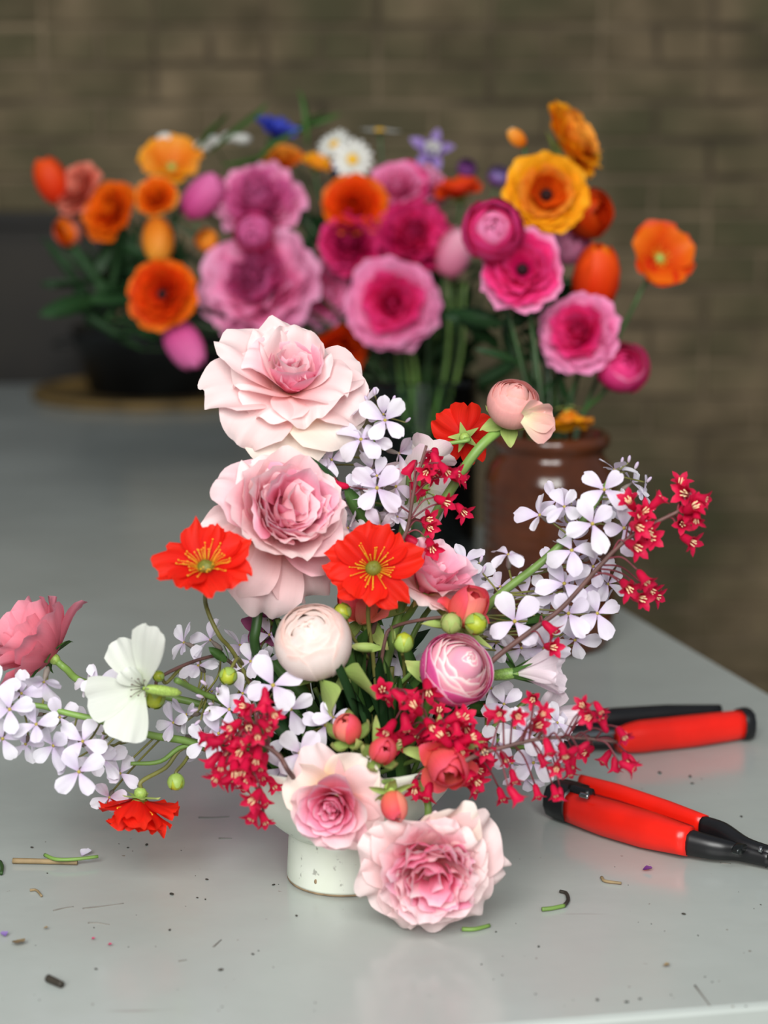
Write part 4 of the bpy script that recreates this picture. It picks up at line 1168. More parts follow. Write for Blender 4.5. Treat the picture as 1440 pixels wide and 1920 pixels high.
bells = [bell_mesh(k) for k in range(3)]
stam = MB()
for i in range(5):
    a = 1.2566 * i
    stam.add(*tube([Vector((.05 * math.cos(a), .05 * math.sin(a), .35)), Vector((.15 * math.cos(a), .15 * math.sin(a), .98))], .018, .034, 4, 2))
stam_me = mesh_data('stamens', stam.v, stam.f)
stam_me.materials.append(MAT['stamen_pale'])


def coral_bells(label, main, bells_at, end=None, dY=0., r=.0012, size=27, lookdir=(0, -.3, .38), spread=.9, seed=1, jit=.015):
    rr = random.Random(seed)
    t = thing('coral_bells', P(main[0][0], main[0][1], YV + dY), label, 'flower spray', 'crimson coral bell sprays')
    mp = [P(q[0], q[1], YV + (q[2] if len(q) > 2 else dY)) for q in main]
    thing_stem(t, mp + ([end] if end is not None else []), r * .7, r * 1.3, 'stem_brown')
    path = smooth_path(mp, 10)
    ped = MB()
    for px_, py_ in bells_at:
        d = dY + rr.uniform(-jit, jit)
        p = P(px_, py_, YV + d); s = size * rr.uniform(1.0, 1.38) / ppm(p)
        b = min(path, key=lambda w: (w - p).length)
        out = (p - b)
        side = Vector((out.dot(Xc), out.dot(Yc), out.dot(Zc)))
        if side.length > 1e-6: side.normalize()
        f_ = (side.x * .8 + lookdir[0] + rr.uniform(-1, 1) * spread * .6, side.y * .6 + lookdir[1] + rr.uniform(-1, 1) * spread * .6, lookdir[2] + rr.uniform(-1, 1) * spread * .5)
        R3 = facing(f_, rr.uniform(0, 6))
        base = p - (R3 @ Vector((0, 0, 1))) * s * .6
        bo = obj('bell', rr.choice(bells), MAT['heuchera'], t, m4(R3, s, base - t.location))
        obj('stamens', stam_me, None, bo)
        # branch joins the main stem some way down towards the bowl
        i = path.index(b); j = min(len(path) - 1, i + rr.randint(2, 6))
        mid = base.lerp(path[j], .5) + Vector((0, 0, .004))
        ped.add(*tube([base - t.location, mid - t.location, path[j] - t.location], .0005, .0006, 5, 5))
    tag(ped.build('branchlets', MAT['stem_red'], t), kind='stuff')
    return t


def cx(ox, oy, k, pts):
    return [(ox + k * a, oy + k * b) for a, b in pts]


k1 = .3472
coral_bells('small crimson bell spray rising behind the forward facing scarlet flower',
            cx(560, 700, k1, [(690, 390), (625, 620), (590, 830), (545, 940)]) + [(700, 1180)],
            cx(560, 700, k1, [(730, 450), (690, 530), (600, 515), (640, 630), (790, 520), (830, 540), (870, 570), (780, 690), (880, 740), (695, 790), (700, 830), (620, 910), (715, 935), (745, 480), (670, 560), (225, 605), (720, 540)]),
            mouth(.0, .02), dY=.0, size=28, seed=2, spread=.9)
coral_bells('long brown-stemmed crimson bell spray reaching out at the far right',
            cx(860, 840, k1, [(1250, 300), (1180, 345), (1050, 410), (900, 500), (750, 650), (560, 860), (400, 980), (170, 1160)]) + [(850, 1320)],
            cx(860, 840, k1, [(925, 295), (1000, 345), (1070, 290), (965, 425), (1030, 485), (950, 530), (985, 390), (1195, 195), (1230, 250), (1310, 270), (1230, 330), (1285, 375), (1205, 410), (1245, 500), (910, 750), (1000, 705), (975, 810), (1055, 795), (1030, 760), (495, 975), (500, 1075), (1010, 440), (1260, 320)]),
            mouth(.03, .0), dY=-.035, size=31, seed=3, lookdir=(.1, 0, .55), r=.0014)
k2 = .3056
coral_bells('dense crimson bell cluster drooping over the left rim of the bowl',
            cx(360, 1260, k2, [(440, 900), (420, 760), (300, 520), (340, 400), (460, 460), (540, 520), (600, 620)]),
            cx(360, 1260, k2, [(450, 150), (440, 190), (325, 210), (345, 250), (495, 250), (255, 330), (345, 320), (450, 330), (90, 400), (130, 430), (175, 420), (255, 450), (335, 420), (410, 440), (130, 540), (200, 520), (290, 550), (370, 500), (430, 560), (160, 630), (220, 660), (330, 690), (430, 620), (495, 685), (385, 770), (440, 780), (380, 870), (440, 900), (260, 600), (320, 590), (240, 380), (400, 380), (300, 480), (370, 600), (480, 320), (180, 570), (280, 640), (400, 520), (340, 640), (240, 490)]),
            mouth(-.02, -.03), dY=-.085, size=29, seed=4, lookdir=(-.1, -.55, .35), jit=.02)
k3 = .4167
coral_bells('dense crimson bell cluster in the middle, below the tight pink ranunculus',
            cx(640, 1260, k3, [(200, 90), (330, 170), (420, 260), (520, 340), (480, 420), (400, 460)]),
            cx(640, 1260, k3, [(185, 85), (225, 110), (260, 110), (300, 95), (390, 75), (335, 160), (440, 180), (505, 205), (290, 235), (215, 255), (355, 265), (420, 290), (285, 310), (480, 280), (560, 250), (570, 300), (620, 305), (530, 340), (480, 330), (590, 370), (640, 400), (610, 440), (590, 520), (330, 520), (370, 540), (560, 420), (400, 240), (460, 230), (520, 260), (440, 340), (380, 320), (540, 300), (250, 290), (560, 460), (600, 480), (500, 380), (460, 300), (320, 200), (640, 350), (545, 215), (390, 540)]),
            mouth(.02, -.02), dY=-.075, size=29, seed=5, jit=.016)
coral_bells('airy crimson bell spray arching out at lower right above the red snips',
            cx(640, 1260, k3, [(1240, 315), (1050, 295), (900, 300), (760, 330), (620, 370), (520, 420)]),
            cx(640, 1260, k3, [(690, 190), (715, 185), (790, 195), (865, 120), (900, 195), (880, 245), (1090, 155), (1160, 165), (1120, 200), (1180, 235), (1265, 280), (1190, 385), (1230, 420), (1280, 390), (1310, 405), (1290, 425), (1105, 355), (1030, 365), (1040, 410), (970, 430), (930, 340), (1025, 445), (905, 400), (775, 475), (735, 385), (720, 555), (780, 555), (880, 540), (985, 555), (650, 400), (910, 180), (1000, 360), (1085, 340), (960, 540)]),
            mouth(.04, -.02), dY=-.085, size=26, seed=6, jit=.02)

# ------------------------------------------------------------ leaves filling the bowl
fol = thing('foliage_spray', mouth(0, 0, 0), 'dark green leafy stems filling the mouth of the bowl', 'leaves')
lr = random.Random(8)
for i in range(84):
    a = lr.uniform(0, 6.28); r = lr.uniform(.0, .06)
    b = mouth(r * math.cos(a), r * math.sin(a), lr.uniform(-.005, .045))
    d = Vector((math.cos(a) * lr.uniform(.1, .7), math.sin(a) * lr.uniform(.1, .7), lr.uniform(.6, 1.3)))
    add_leaf(fol, b, d, lr.uniform(.03, .065), lr.uniform(.009, .017), lr.choice(['leaf_dark', 'leaf_dark', 'leaf']), bend=lr.uniform(10, 70), roll=lr.uniform(-1, 1))
for x0, y0, x1, y1 in ((690, 1180, 690, 1380), (715, 1180, 700, 1400), (655, 1270, 665, 1400), (735, 1250, 715, 1400), (600, 1300, 620, 1420), (560, 1200, 590, 1400), (520, 1160, 560, 1310), (590, 1290, 640, 1400)):
    thing_stem(fol, [P(x0, y0, YV + .01), P((x0 + x1) / 2 + 4, (y0 + y1) / 2, YV + .01), P(x1, y1, YV)], .0016, .0018, lr.choice(['green', 'stem_olive', 'green_dark']))
t = thing('rocket_leaf_stem', P(360, 1395, YV - .01), 'pair of thin green stalks crossing the gap above the hanging scarlet flower', 'stalk')
thing_stem(t, [P(245, 1432, YV - .025), P(300, 1428, YV - .02), P(360, 1398, YV - .01), mouth(-.05, 0, .003)], .0012, .0016, 'green')
for px_, py_, dx, dz, m_ in ((930, 1165, .6, .1, 'leaf'), (905, 1190, .5, -.3, 'leaf'), (570, 1300, -.6, .2, 'leaf_dark'), (780, 1290, -.2, .8, 'leaf'), (600, 1280, .4, -.3, 'leaf_dark'), (860, 1330, .8, .1, 'leaf'), (700, 1000, -.3, .6, 'leaf'), (650, 930, -.3, .6, 'leaf_dark'), (770, 1400, .3, .3, 'leaf'), (540, 1390, -.3, .3, 'leaf_dark')):
    add_leaf(fol, P(px_, py_, YV + .01), (dx, -.3, dz), .035, .010, m_, bend=30, roll=lr.uniform(-1, 1))

# ------------------------------------------------------------ brown jar
m, nt, N, L, bs = nodes_of('brown_glaze')
tc = N.new('ShaderNodeTexCoord')
nz = N.new('ShaderNodeTexNoise'); nz.inputs['Scale'].default_value = 18; nz.inputs['Detail'].default_value = 6
L.new(tc.outputs['Object'], nz.inputs['Vector'])
r = N.new('ShaderNodeValToRGB'); L.new(nz.outputs[0], r.inputs[0])
r.color_ramp.elements[0].position = .3; r.color_ramp.elements[0].color = s2l((54, 28, 17))
r.color_ramp.elements[1].position = .7; r.color_ramp.elements[1].color = s2l((92, 48, 26))
L.new(r.outputs[0], bs.inputs['Base Color']); bs.inputs['Roughness'].default_value = .16
MAT['jar'] = m
JC = T(1027, 1206)
js = 1 / ppm(JC)
jr = 122 * js
jh = 400 * js
jar = thing('stoneware_jar', JC, 'brown glazed ridged stoneware jar behind the right-hand spray', 'jar')
prof = [(jr * .86, 0), (jr * .93, .003), (jr * .97, .012), (jr, .03), (jr * 1.01, jh * .45)]
for i in range(6):                                   # throwing ridges
    zz = jh * (.46 + .055 * i)
    prof += [(jr * 1.005, zz), (jr * .985, zz + jh * .02), (jr * 1.0, zz + jh * .042)]
prof += [(jr * .98, jh * .80), (jr * .93, jh * .845), (jr * .85, jh * .875), (jr * .80, jh * .90), (jr * .80, jh * .925), (jr * .87, jh * .94), (jr * .90, jh * .965), (jr * .88, jh * .99), (jr * .83, jh), (jr * .76, jh * .985), (jr * .74, jh * .9), (jr * .88, jh * .8), (jr * .92, jh * .3), (jr * .85, .02), (1e-4, .018)]
MB().add(*lathe(prof, 64)).build('jar_body', MAT['jar'], jar)
JM = JC + Vector((0, 0, jh))

# ------------------------------------------------------------ glass vase of water
m, nt, N, L, bs = nodes_of('clear_glass')
lw = N.new('ShaderNodeFresnel'); lw.inputs[0].default_value = 1.45
tr = N.new('ShaderNodeBsdfTransparent'); tr.inputs[0].default_value = (.90, .96, .94, 1)
gl = N.new('ShaderNodeBsdfGlossy'); gl.inputs['Roughness'].default_value = .03
ms = N.new('ShaderNodeMixShader'); L.new(lw.outputs[0], ms.inputs[0]); L.new(tr.outputs[0], ms.inputs[1]); L.new(gl.outputs[0], ms.inputs[2])
L.new(ms.outputs[0], N['Material Output'].inputs[0])
MAT['glass'] = m
m, nt, N, L, bs = nodes_of('green_water')
lw = N.new('ShaderNodeFresnel'); lw.inputs[0].default_value = 1.33
tr = N.new('ShaderNodeBsdfTransparent'); tr.inputs[0].default_value = (.66, .84, .74, 1)
gl = N.new('ShaderNodeBsdfGlossy'); gl.inputs['Roughness'].default_value = .05
ms = N.new('ShaderNodeMixShader'); L.new(lw.outputs[0], ms.inputs[0]); L.new(tr.outputs[0], ms.inputs[1]); L.new(gl.outputs[0], ms.inputs[2])
L.new(ms.outputs[0], N['Material Output'].inputs[0])
MAT['water'] = m
GC = T(795, 1052)
gs = 1 / ppm(GC)
gr = 98 * gs
gh = 345 * gs
vase = thing('glass_vase', GC, 'clear glass vase of water and green stems behind the arrangement', 'vase')
MB().add(*lathe([(gr * .9, 0), (gr * .97, .003), (gr, .010), (gr, gh * .97), (gr * 1.02, gh * .99), (gr, gh), (gr * .955, gh * .985), (gr * .95, .014), (gr * .8, .010), (1e-4, .010)], 56)).build('vase_body', MAT['glass'], vase)
MB().add(*lathe([(1e-4, .0115), (gr * .8, .0115), (gr * .94, .016), (gr * .94, gh * .72), (1e-4, gh * .72)], 48)).build('water', MAT['water'], vase)
GM = GC + Vector((0, 0, gh))
YB = GC.y
grx = random.Random(21)


def vase_bottom():
    a = grx.uniform(0, 6.28); q = grx.uniform(0, .75) * gr
    return GC + Vector((q * math.cos(a), q * math.sin(a), .02))


def jar_bottom():
    a = grx.uniform(0, 6.28); q = grx.uniform(0, .55) * jr
    return JC + Vector((q * math.cos(a), q * math.sin(a), jh * .5))


# ------------------------------------------------------------ tray and dark pot far behind
MAT['tray'] = plain('tray', (150, 120, 66), .55, noise=.3, scale=14)
MAT['pot'] = plain('pot', (34, 36, 36), .45, noise=.3, scale=14, metal=.4)
TC = T(300, 742)
ts = 1 / ppm(TC)
tray = thing('round_tray', TC, 'round wooden tray with a pale rim at the far left of the table', 'tray')
tr_ = 235 * ts
MB().add(*lathe([(tr_ * .95, .0), (tr_, .002), (tr_ * 1.005, .012), (tr_ * .99, .016), (tr_ * .965, .014), (tr_ * .95, .008)], 64)).build('rim', MAT['tray'], tray)
MB().add(*lathe([(tr_ * .952, .002), (tr_ * .952, .0075), (1e-4, .0075)], 64)).build('base', plain('tray_base', (70, 52, 34), .5, noise=.4, scale=10), tray)
pot = thing('dark_pot', TC + Vector((.0, .02, .008)), 'squat black metal pot standing on the round wooden tray', 'pot')
pr = 160 * ts
MB().add(*lathe([(pr * .8, 0), (pr * .84, .004), (pr, .10), (pr * 1.04, .112), (pr * 1.02, .118), (pr * .97, .11), (pr * .80, .012), (1e-4, .010)], 48)).build('pot_body', MAT['pot'], pot)
for s_ in (-1, 1):
    MB().add(*tube([Vector((s_ * pr * .98, -.03, .09)), Vector((s_ * (pr * 1.0 + .03), -.03, .085)), Vector((s_ * (pr + .03), .03, .085)), Vector((s_ * pr * .98, .03, .09))], .005, .005, 8)).build('handle', MAT['pot'], pot)

# ------------------------------------------------------------ background bouquet
def bmat(name, base, mid, tip, vary=.1):
    MAT[name] = petal_mat(name, [(0, base), (.5, mid), (1, tip)], .28, vary=vary, vein=.08)


bmat('b_orange', (206, 52, 4), (238, 92, 8), (246, 122, 14))
bmat('b_redorange', (196, 20, 4), (230, 56, 8), (240, 84, 12))
bmat('b_yellow', (234, 120, 4), (246, 156, 14), (250, 180, 30))
bmat('b_amber', (226, 92, 6), (244, 140, 30), (250, 170, 60))
bmat('b_salmon', (214, 96, 76), (232, 120, 98), (240, 150, 128))
bmat('b_pink', (214, 36, 110), (238, 98, 162), (248, 160, 204))
bmat('b_hot', (206, 8, 86), (236, 30, 116), (244, 76, 150))
bmat('b_crimson', (156, 4, 64), (196, 16, 90), (220, 50, 118))
bmat('b_peony', (226, 80, 146), (243, 134, 188), (250, 178, 214))
bmat('b_orchid', (206, 56, 132), (228, 94, 164), (238, 128, 186))
bmat('b_lightpink', (238, 110, 150), (246, 150, 184), (250, 186, 206))
bmat('b_white', (226, 228, 214), (240, 240, 232), (244, 244, 238))
bmat('b_blue', (24, 28, 130), (44, 56, 178), (70, 86, 204))
bmat('b_lilac', (120, 90, 170), (150, 122, 190), (170, 146, 206))
bmat('b_violet', (92, 40, 110), (122, 60, 132), (140, 80, 150))
MAT['b_dark'] = plain('b_dark', (24, 14, 18), .6, noise=.2)
_mc = {}


def cached(key, fn):
    if key not in _mc:
        _mc[key] = [mesh_data('petal', *fn()) for _ in range(3)]
    return _mc[key]


def bring(t, M, key, n, mat, fn, phase=None, jr_=.12):
    ms_ = cached((key, mat), fn)
    ph = grx.uniform(0, 6.28) if phase is None else phase
    for i in range(n):
        a = ph + 6.283 * i / n + grx.uniform(-jr_, jr_)
        obj('petal', grx.choice(ms_), MAT[mat], t, M @ m4(Matrix.Rotation(a, 3, 'Z') @ Matrix.Rotation(grx.uniform(-jr_, jr_), 3, 'Y'), grx.uniform(.94, 1.06)))


def bg(kind, px, py, r, f, mats, label, cat=None, d=0., to='G', centre=None, stem=True, stemmat='green_dark', name=None):
    Y = (YB if to == 'G' else JC.y) + d
    p = P(px, py, Y); s = r / ppm(p)
    R3 = facing(f, grx.uniform(0, 6)); M = m4(R3, s)
    names = {'ran': 'ranunculus', 'glob': 'ranunculus_bud', 'peony': 'peony', 'poppy': 'poppy', 'tulip': 'tulip_bud', 'daisy': 'daisy', 'corn': 'cornflower', 'star': 'columbine'}
    cats = {'ran': 'ranunculus', 'glob': 'ranunculus', 'peony': 'peony', 'poppy': 'poppy', 'tulip': 'flower bud', 'daisy': 'daisy', 'corn': 'cornflower', 'star': 'flower'}
    t = thing(name or names[kind], p, label, cat or cats[kind])
    centre = centre or mats[-1]
    m_ = lambda i: mats[min(i, len(mats) - 1)]
    hb = .3
    if kind == 'ran':
        for i, (n, Lp, W, a, b, c) in enumerate(((9, 1.02, .56, 68, 76, .6), (9, .95, .52, 58, 58, .7), (8, .86, .46, 48, 38, .85), (7, .74, .40, 36, 20, 1.0), (6, .60, .34, 24, 2, 1.1), (5, .46, .28, 12, -8, 1.2))[:4 if centre == 'b_dark' else 6]):
            bring(t, M, 'ran%d' % i, n, m_(i), lambda: petal(L=Lp, W=W, th0=a, th1=b, cup=c, ruf=.05, rnd_=.22, bw=.4, r0=.06, z0=-.12 + .03 * i, nu=9, nv=7, edge=.04))
        v, fa, uv = dome(.17, .34, 8, 3)
        obj('centre', mesh_data('centre', v, fa, uv), MAT[centre], t, M)
    elif kind == 'glob':
        for i, (n, rho, t1) in enumerate(((5, 1.0, 62), (5, .9, 52), (4, .78, 42), (4, .64, 32), (3, .48, 20), (3, .3, 8))):
            bring(t, M, 'glob%d' % i, n, m_(i), lambda: globe_petal(rho=rho, hw=66, t1=t1, rnd_=14, ruf=.02, nu=7, nv=7))
        hb = .95
    elif kind == 'peony':
        for i, (n, Lp, W, a, b, c) in enumerate(((8, 1.03, .6, 78, 66, .8), (8, 1.0, .58, 66, 46, .9), (8, .97, .5, 54, 26, 1.0), (8, .9, .40, 42, 10, 1.1), (9, .84, .32, 28, 0, 1.2), (7, .8, .26, 12, -8, 1.2))):
            bring(t, M, 'peony%d' % i, n, m_(i), lambda: petal(L=Lp, W=W, th0=a, th1=b, cup=c, ruf=.085, rk=5, rnd_=.2, bw=.4, r0=.06, z0=-.2 + .03 * i, nu=9, nv=8, edge=.05), jr_=.2)
        hb = .3
    elif kind == 'poppy':
        for i, (n, a, b) in enumerate(((3, 50, 84), (3, 42, 70))):
            bring(t, M, 'poppy%d' % i, n, m_(i), lambda: petal(L=1.0, W=.68, th0=a, th1=b, cup=.6, ruf=.07, rk=5, rnd_=.25, bw=.25, r0=.05, nu=9, nv=8, edge=.04))
        v, fa, uv = dome(.16, .22, 8, 3)
        obj('centre', mesh_data('centre', v, fa, uv), MAT['green_light'], t, M)
        filaments(18, .1, .3, .05, .2, .012, .03).build('stamens', MAT['yellow'], t, M=M)
        hb = .1
    elif kind == 'tulip':
        for i, (n, rho, t1) in enumerate(((4, 1.0, 42), (4, .9, 26), (3, .6, 14))):
            bring(t, M, 'tulip%d' % i, n, m_(i), lambda: globe_petal(rho=rho * .72, hw=70, t1=t1 * .6, rnd_=30, zs=1.55, ruf=.03, nu=7, nv=7))
        hb = 1.0
    elif kind == 'daisy':
        bring(t, M, 'daisy', 15, m_(0), lambda: petal(L=.75, W=.14, th0=80, th1=92, cup=.3, ruf=.015, rnd_=.3, bw=.5, r0=.26, nu=5, nv=5), jr_=.04)
        v, fa, uv = dome(.3, .16, 12, 3)
        obj('centre', mesh_data('centre', v, fa, uv), MAT['yellow'], t, M); hb = .05
    elif kind == 'corn':
        for i in range(2):
            bring(t, M, 'corn%d' % i, 9, m_(0), lambda: petal(L=1. - .25 * i, W=.24, th0=45 - 20 * i, th1=75 - 30 * i, cup=1.2, ruf=.05, rnd_=-.1, bw=.2, vm=.95, notch=.2, r0=.08, nu=7, nv=6, edge=.1))
        v, fa, uv = egg(.22, .6, 8, 5)
        obj('calyx', mesh_data('calyx', [(a, b, c - .6) for a, b, c in v], fa, uv), MAT['green_dark'], t, M); hb = .5
    elif kind == 'star':
        bring(t, M, 'star', 5, m_(0), lambda: petal(L=1, W=.34, th0=60, th1=88, cup=.5, ruf=.04, rnd_=.8, bw=.3, vm=.45, tip=.6, r0=.05, nu=7, nv=7))
        bring(t, M, 'star1', 5, m_(1), lambda: petal(L=.55, W=.24, th0=15, th1=30, cup=1, ruf=.04, rnd_=.3, bw=.4, r0=.1, nu=7, nv=6)); hb = .1
    if kind in ('ran', 'glob', 'peony', 'tulip', 'poppy'):
        ms_ = cached(('bgsep', 'x'), lambda: petal(L=.5, W=.16, th0=95, th1=60, cup=.5, ruf=.02, rnd_=.7, bw=.6, vm=.3, tip=.8, r0=.08, nu=5, nv=5))
        for i in range(4):
            obj('sepal', grx.choice(ms_), MAT['sepal'], t, M @ m4(Matrix.Rotation(1.57 * i, 3, 'Z'), 1, (0, 0, -hb)))
    if stem:
        if to == 'G': mo, bo = GM, vase_bottom()
        else: mo, bo = JM, jar_bottom()
        rr_ = (gr if to == 'G' else jr * .7) * .8
        dd = Vector((p.x - mo.x, p.y - mo.y, 0)) * .35
        if dd.length > rr_: dd = dd.normalized() * rr_
        rim = mo + dd + Vector((grx.uniform(-.15, .15) * rr_, grx.uniform(-.15, .15) * rr_, .004))
        a = p - (R3 @ Vector((0, 0, 1))) * s * hb
        b = a - (R3 @ Vector((0, 0, 1))) * s * .6
        b = b.lerp(rim, .25)
        thing_stem(t, [a, b, rim, bo], .0019, .0021, stemmat, n=6)
        rv = (rim - b)
        if rv.length > .06:
            for q in range(1):
                k = grx.uniform(.2, .9)
                add_leaf(t, b.lerp(rim, k), (grx.uniform(-1, 1), grx.uniform(-.8, .4), grx.uniform(.1, 1)), grx.uniform(.03, .05), grx.uniform(.005, .010), 'leaf_dark', bend=grx.uniform(10, 60))
    return t


# left wing
bg('tulip', 97, 338, 42, (-.3, .9, .2), ['b_redorange'], 'red-orange bud at the far left tip of the bouquet behind', d=.10)
bg('ran', 152, 360, 54, (-.5, .3, .6), ['b_salmon'], 'salmon pink ranunculus second from the left edge of the back bouquet', d=.10)
bg('glob', 128, 432, 30, (-.4, -.3, .6), ['b_salmon', 'b_orange'], 'small salmon-orange bud below the salmon ranunculus', d=.12)
bg('ran', 213, 400, 60, (-.4, .2, .7), ['b_orange'], 'dark orange ranunculus between the salmon and amber blooms', d=.08)
bg('poppy', 322, 316, 62, (.1, .45, .75), ['b_yellow', 'b_amber'], 'golden orange poppy at top left of the back bouquet', d=.08)
bg('ran', 295, 374, 42, (-.1, .3, .8), ['b_amber', 'b_orange'], 'amber bloom just under the golden poppy at upper left', d=.04)
bg('tulip', 297, 450, 42, (.1, -.9, .2), ['b_amber'], 'pale amber hanging bud above the red-orange ranunculus on the left', d=.0)
bg('ran', 308, 553, 68, (-.25, .0, .95), ['b_orange', 'b_redorange', 'b_redorange'], 'red-orange ranunculus with a dark eye, lowest on the left', centre='b_dark', d=-.06)
bg('tulip', 382, 368, 46, (.6, .75, .2), ['b_orchid'], 'pointed magenta bud leaning right beside the pink peony', d=.02)
bg('glob', 388, 450, 22, (-.2, .2, .8), ['b_amber'], 'tiny orange bud between the peony and the amber bud', d=.0)
bg('tulip', 345, 648, 48, (.55, -.8, .2), ['b_orchid'], 'magenta bud drooping beneath the red-orange ranunculus', d=-.05)
# peonies
bg('peony', 488, 386, 84, (-.1, .4, .85), ['b_peony', 'b_peony', 'b_orchid'], 'upper rose-pink ruffled peony of the back bouquet', d=.03)
bg('peony', 490, 536, 112, (-.15, .15, .95), ['b_peony', 'b_peony', 'b_peony', 'b_orchid'], 'largest ruffled pink peony in the back bouquet', d=-.02)
bg('glob', 476, 436, 38, (.0, -.2, .9), ['b_hot', 'b_orchid'], 'deep pink bud between the two ruffled peonies', d=-.05)
bg('ran', 605, 552, 64, (.5, -.1, .75), ['b_peony', 'b_pink'], 'pink bloom pressed against the right side of the largest peony', d=.02)
bg('ran', 626, 656, 66, (.35, -.55, .6), ['b_redorange'], 'red-orange bloom hanging right above the topmost front rose', d=-.02)
# top row
bg('corn', 512, 256, 42, (.3, .7, .5), ['b_blue'], 'blue cornflower at the top of the back bouquet', d=.06)
bg('ran', 531, 303, 38, (.0, .6, .6), ['b_orange', 'b_amber'], 'orange bloom just under the blue cornflower', d=.06)
bg('poppy', 590, 316, 30, (.3, .6, .5), ['b_yellow'], 'small yellow-orange flower left of the daisies', d=.05)
bg('daisy', 626, 270, 34, (-.4, .5, .7), ['b_white'], 'white daisy half hidden behind the facing daisy', d=.06)
bg('daisy', 661, 299, 40, (.05, .15, .95), ['b_white'], 'white daisy facing forward with yellow eye', d=.03)
bg('daisy', 712, 246, 38, (.05, .92, .25), ['b_white'], 'white daisy seen edge-on at the very top', d=.06)
bg('corn', 626, 322, 20, (.1, .5, .6), ['b_blue'], 'small dark blue cornflower under the daisies', d=.06)
bg('star', 810, 284, 46, (.0, .1, .95), ['b_lilac', 'b_white'], 'lilac star flower at the top centre of the back bouquet', d=.06)
bg('glob', 875, 315, 18, (.1, .4, .8), ['b_violet'], 'tiny violet button flower right of the lilac star flower', d=.06)
bg('glob', 935, 330, 20, (.1, .4, .8), ['b_violet', 'b_lilac'], 'dim violet bud left of the yellow ranunculus', d=.10)
# middle
bg('ran', 665, 390, 62, (-.1, .2, .95), ['b_orange', 'b_redorange'], 'orange ranunculus below the daisies', d=.0, centre='green_deep')
bg('ran', 745, 358, 58, (-.1, .4, .8), ['b_hot', 'b_pink'], 'hot pink bloom right of the orange ranunculus, top centre', d=.03)
bg('peony', 797, 350, 46, (.4, .5, .6), ['b_pink', 'b_peony'], 'soft pink bloom under the lilac star flower', d=.05)
bg('peony', 658, 458, 62, (-.2, .0, .95), ['b_crimson', 'b_hot', 'b_crimson'], 'crimson bloom left of the darkest magenta one', d=-.01)
bg('peony', 775, 445, 70, (.1, .15, .95), ['b_crimson', 'b_crimson', 'b_hot'], 'darkest magenta ruffled bloom at the centre of the back bouquet', d=-.01)
bg('poppy', 862, 372, 48, (-.1, .8, .4), ['b_redorange'], 'flat orange-red poppy seen from the side, top centre right', d=.03)
bg('tulip', 852, 474, 46, (.35, .85, .3), ['b_lightpink'], 'pale pink upright bud between magenta blooms', d=-.03)
bg('ran', 735, 572, 88, (.0, -.05, 1), ['b_pink', 'b_pink', 'b_hot', 'b_hot', 'b_hot'], 'big pink ranunculus with ruffled rim, low centre of the back bouquet', d=-.09, centre='b_hot', stemmat='green')
# right wing, standing in the jar
bg('glob', 924, 432, 58, (-.05, .1, .95), ['b_hot', 'b_hot', 'b_hot', 'b_pink', 'b_pink'], 'tight hot pink ranunculus globe left of the yellow ranunculus', d=-.05, to='J')
bg('ran', 980, 508, 80, (-.15, .1, .95), ['b_pink', 'b_hot', 'b_hot'], 'pink ranunculus with a dark eye below the yellow one', centre='b_dark', d=-.03, to='J')
bg('ran', 1024, 368, 80, (-.05, .05, 1), ['b_yellow', 'b_yellow', 'b_amber', 'b_orange'], 'golden yellow ranunculus with a black eye', centre='b_dark', d=.02, to='J')
bg('ran', 1058, 268, 78, (.72, .40, .42), ['b_yellow', 'b_yellow', 'b_amber'], 'golden orange flower highest at the right, seen from its side', d=.06, to='J')
bg('tulip', 968, 258, 20, (-.7, .6, .2), ['b_amber', 'b_white'], 'small amber bud on a bent stalk left of the highest golden flower', d=.06, to='J')
bg('glob', 1106, 400, 48, (.5, .0, .6), ['b_redorange'], 'dark red-orange bloom peeping behind the yellow ranunculus', d=.09, to='J')
bg('glob', 1066, 455, 40, (.2, .1, .9), ['b_peony'], 'small pink bloom between yellow ranunculus and orange cup', d=.10, to='J')
bg('tulip', 1118, 520, 60, (.1, .9, .35), ['b_redorange', 'b_orange'], 'upright orange-red cup above the pink ranunculus at right', d=.04, to='J')
bg('poppy', 1236, 486, 66, (.15, .15, .95), ['b_redorange', 'b_orange'], 'orange-red poppy standing alone at the far right', d=.08, to='J')
bg('ran', 1088, 626, 78, (-.3, .1, .9), ['b_pink', 'b_pink', 'b_hot', 'b_hot', 'b_hot'], 'pink ranunculus above the jar, right of its mouth', d=.0, to='J', centre='b_hot')
bg('glob', 1167, 688, 50, (.2, .35, .85), ['b_hot', 'b_pink', 'b_hot'], 'hot pink cupped bloom hanging lowest at the right', d=.0, to='J')
bg('poppy', 1066, 768, 52, (.05, -.75, .1), ['b_amber', 'b_yellow'], 'orange flower hanging head-down on the jar rim', d=-.05, to='J')

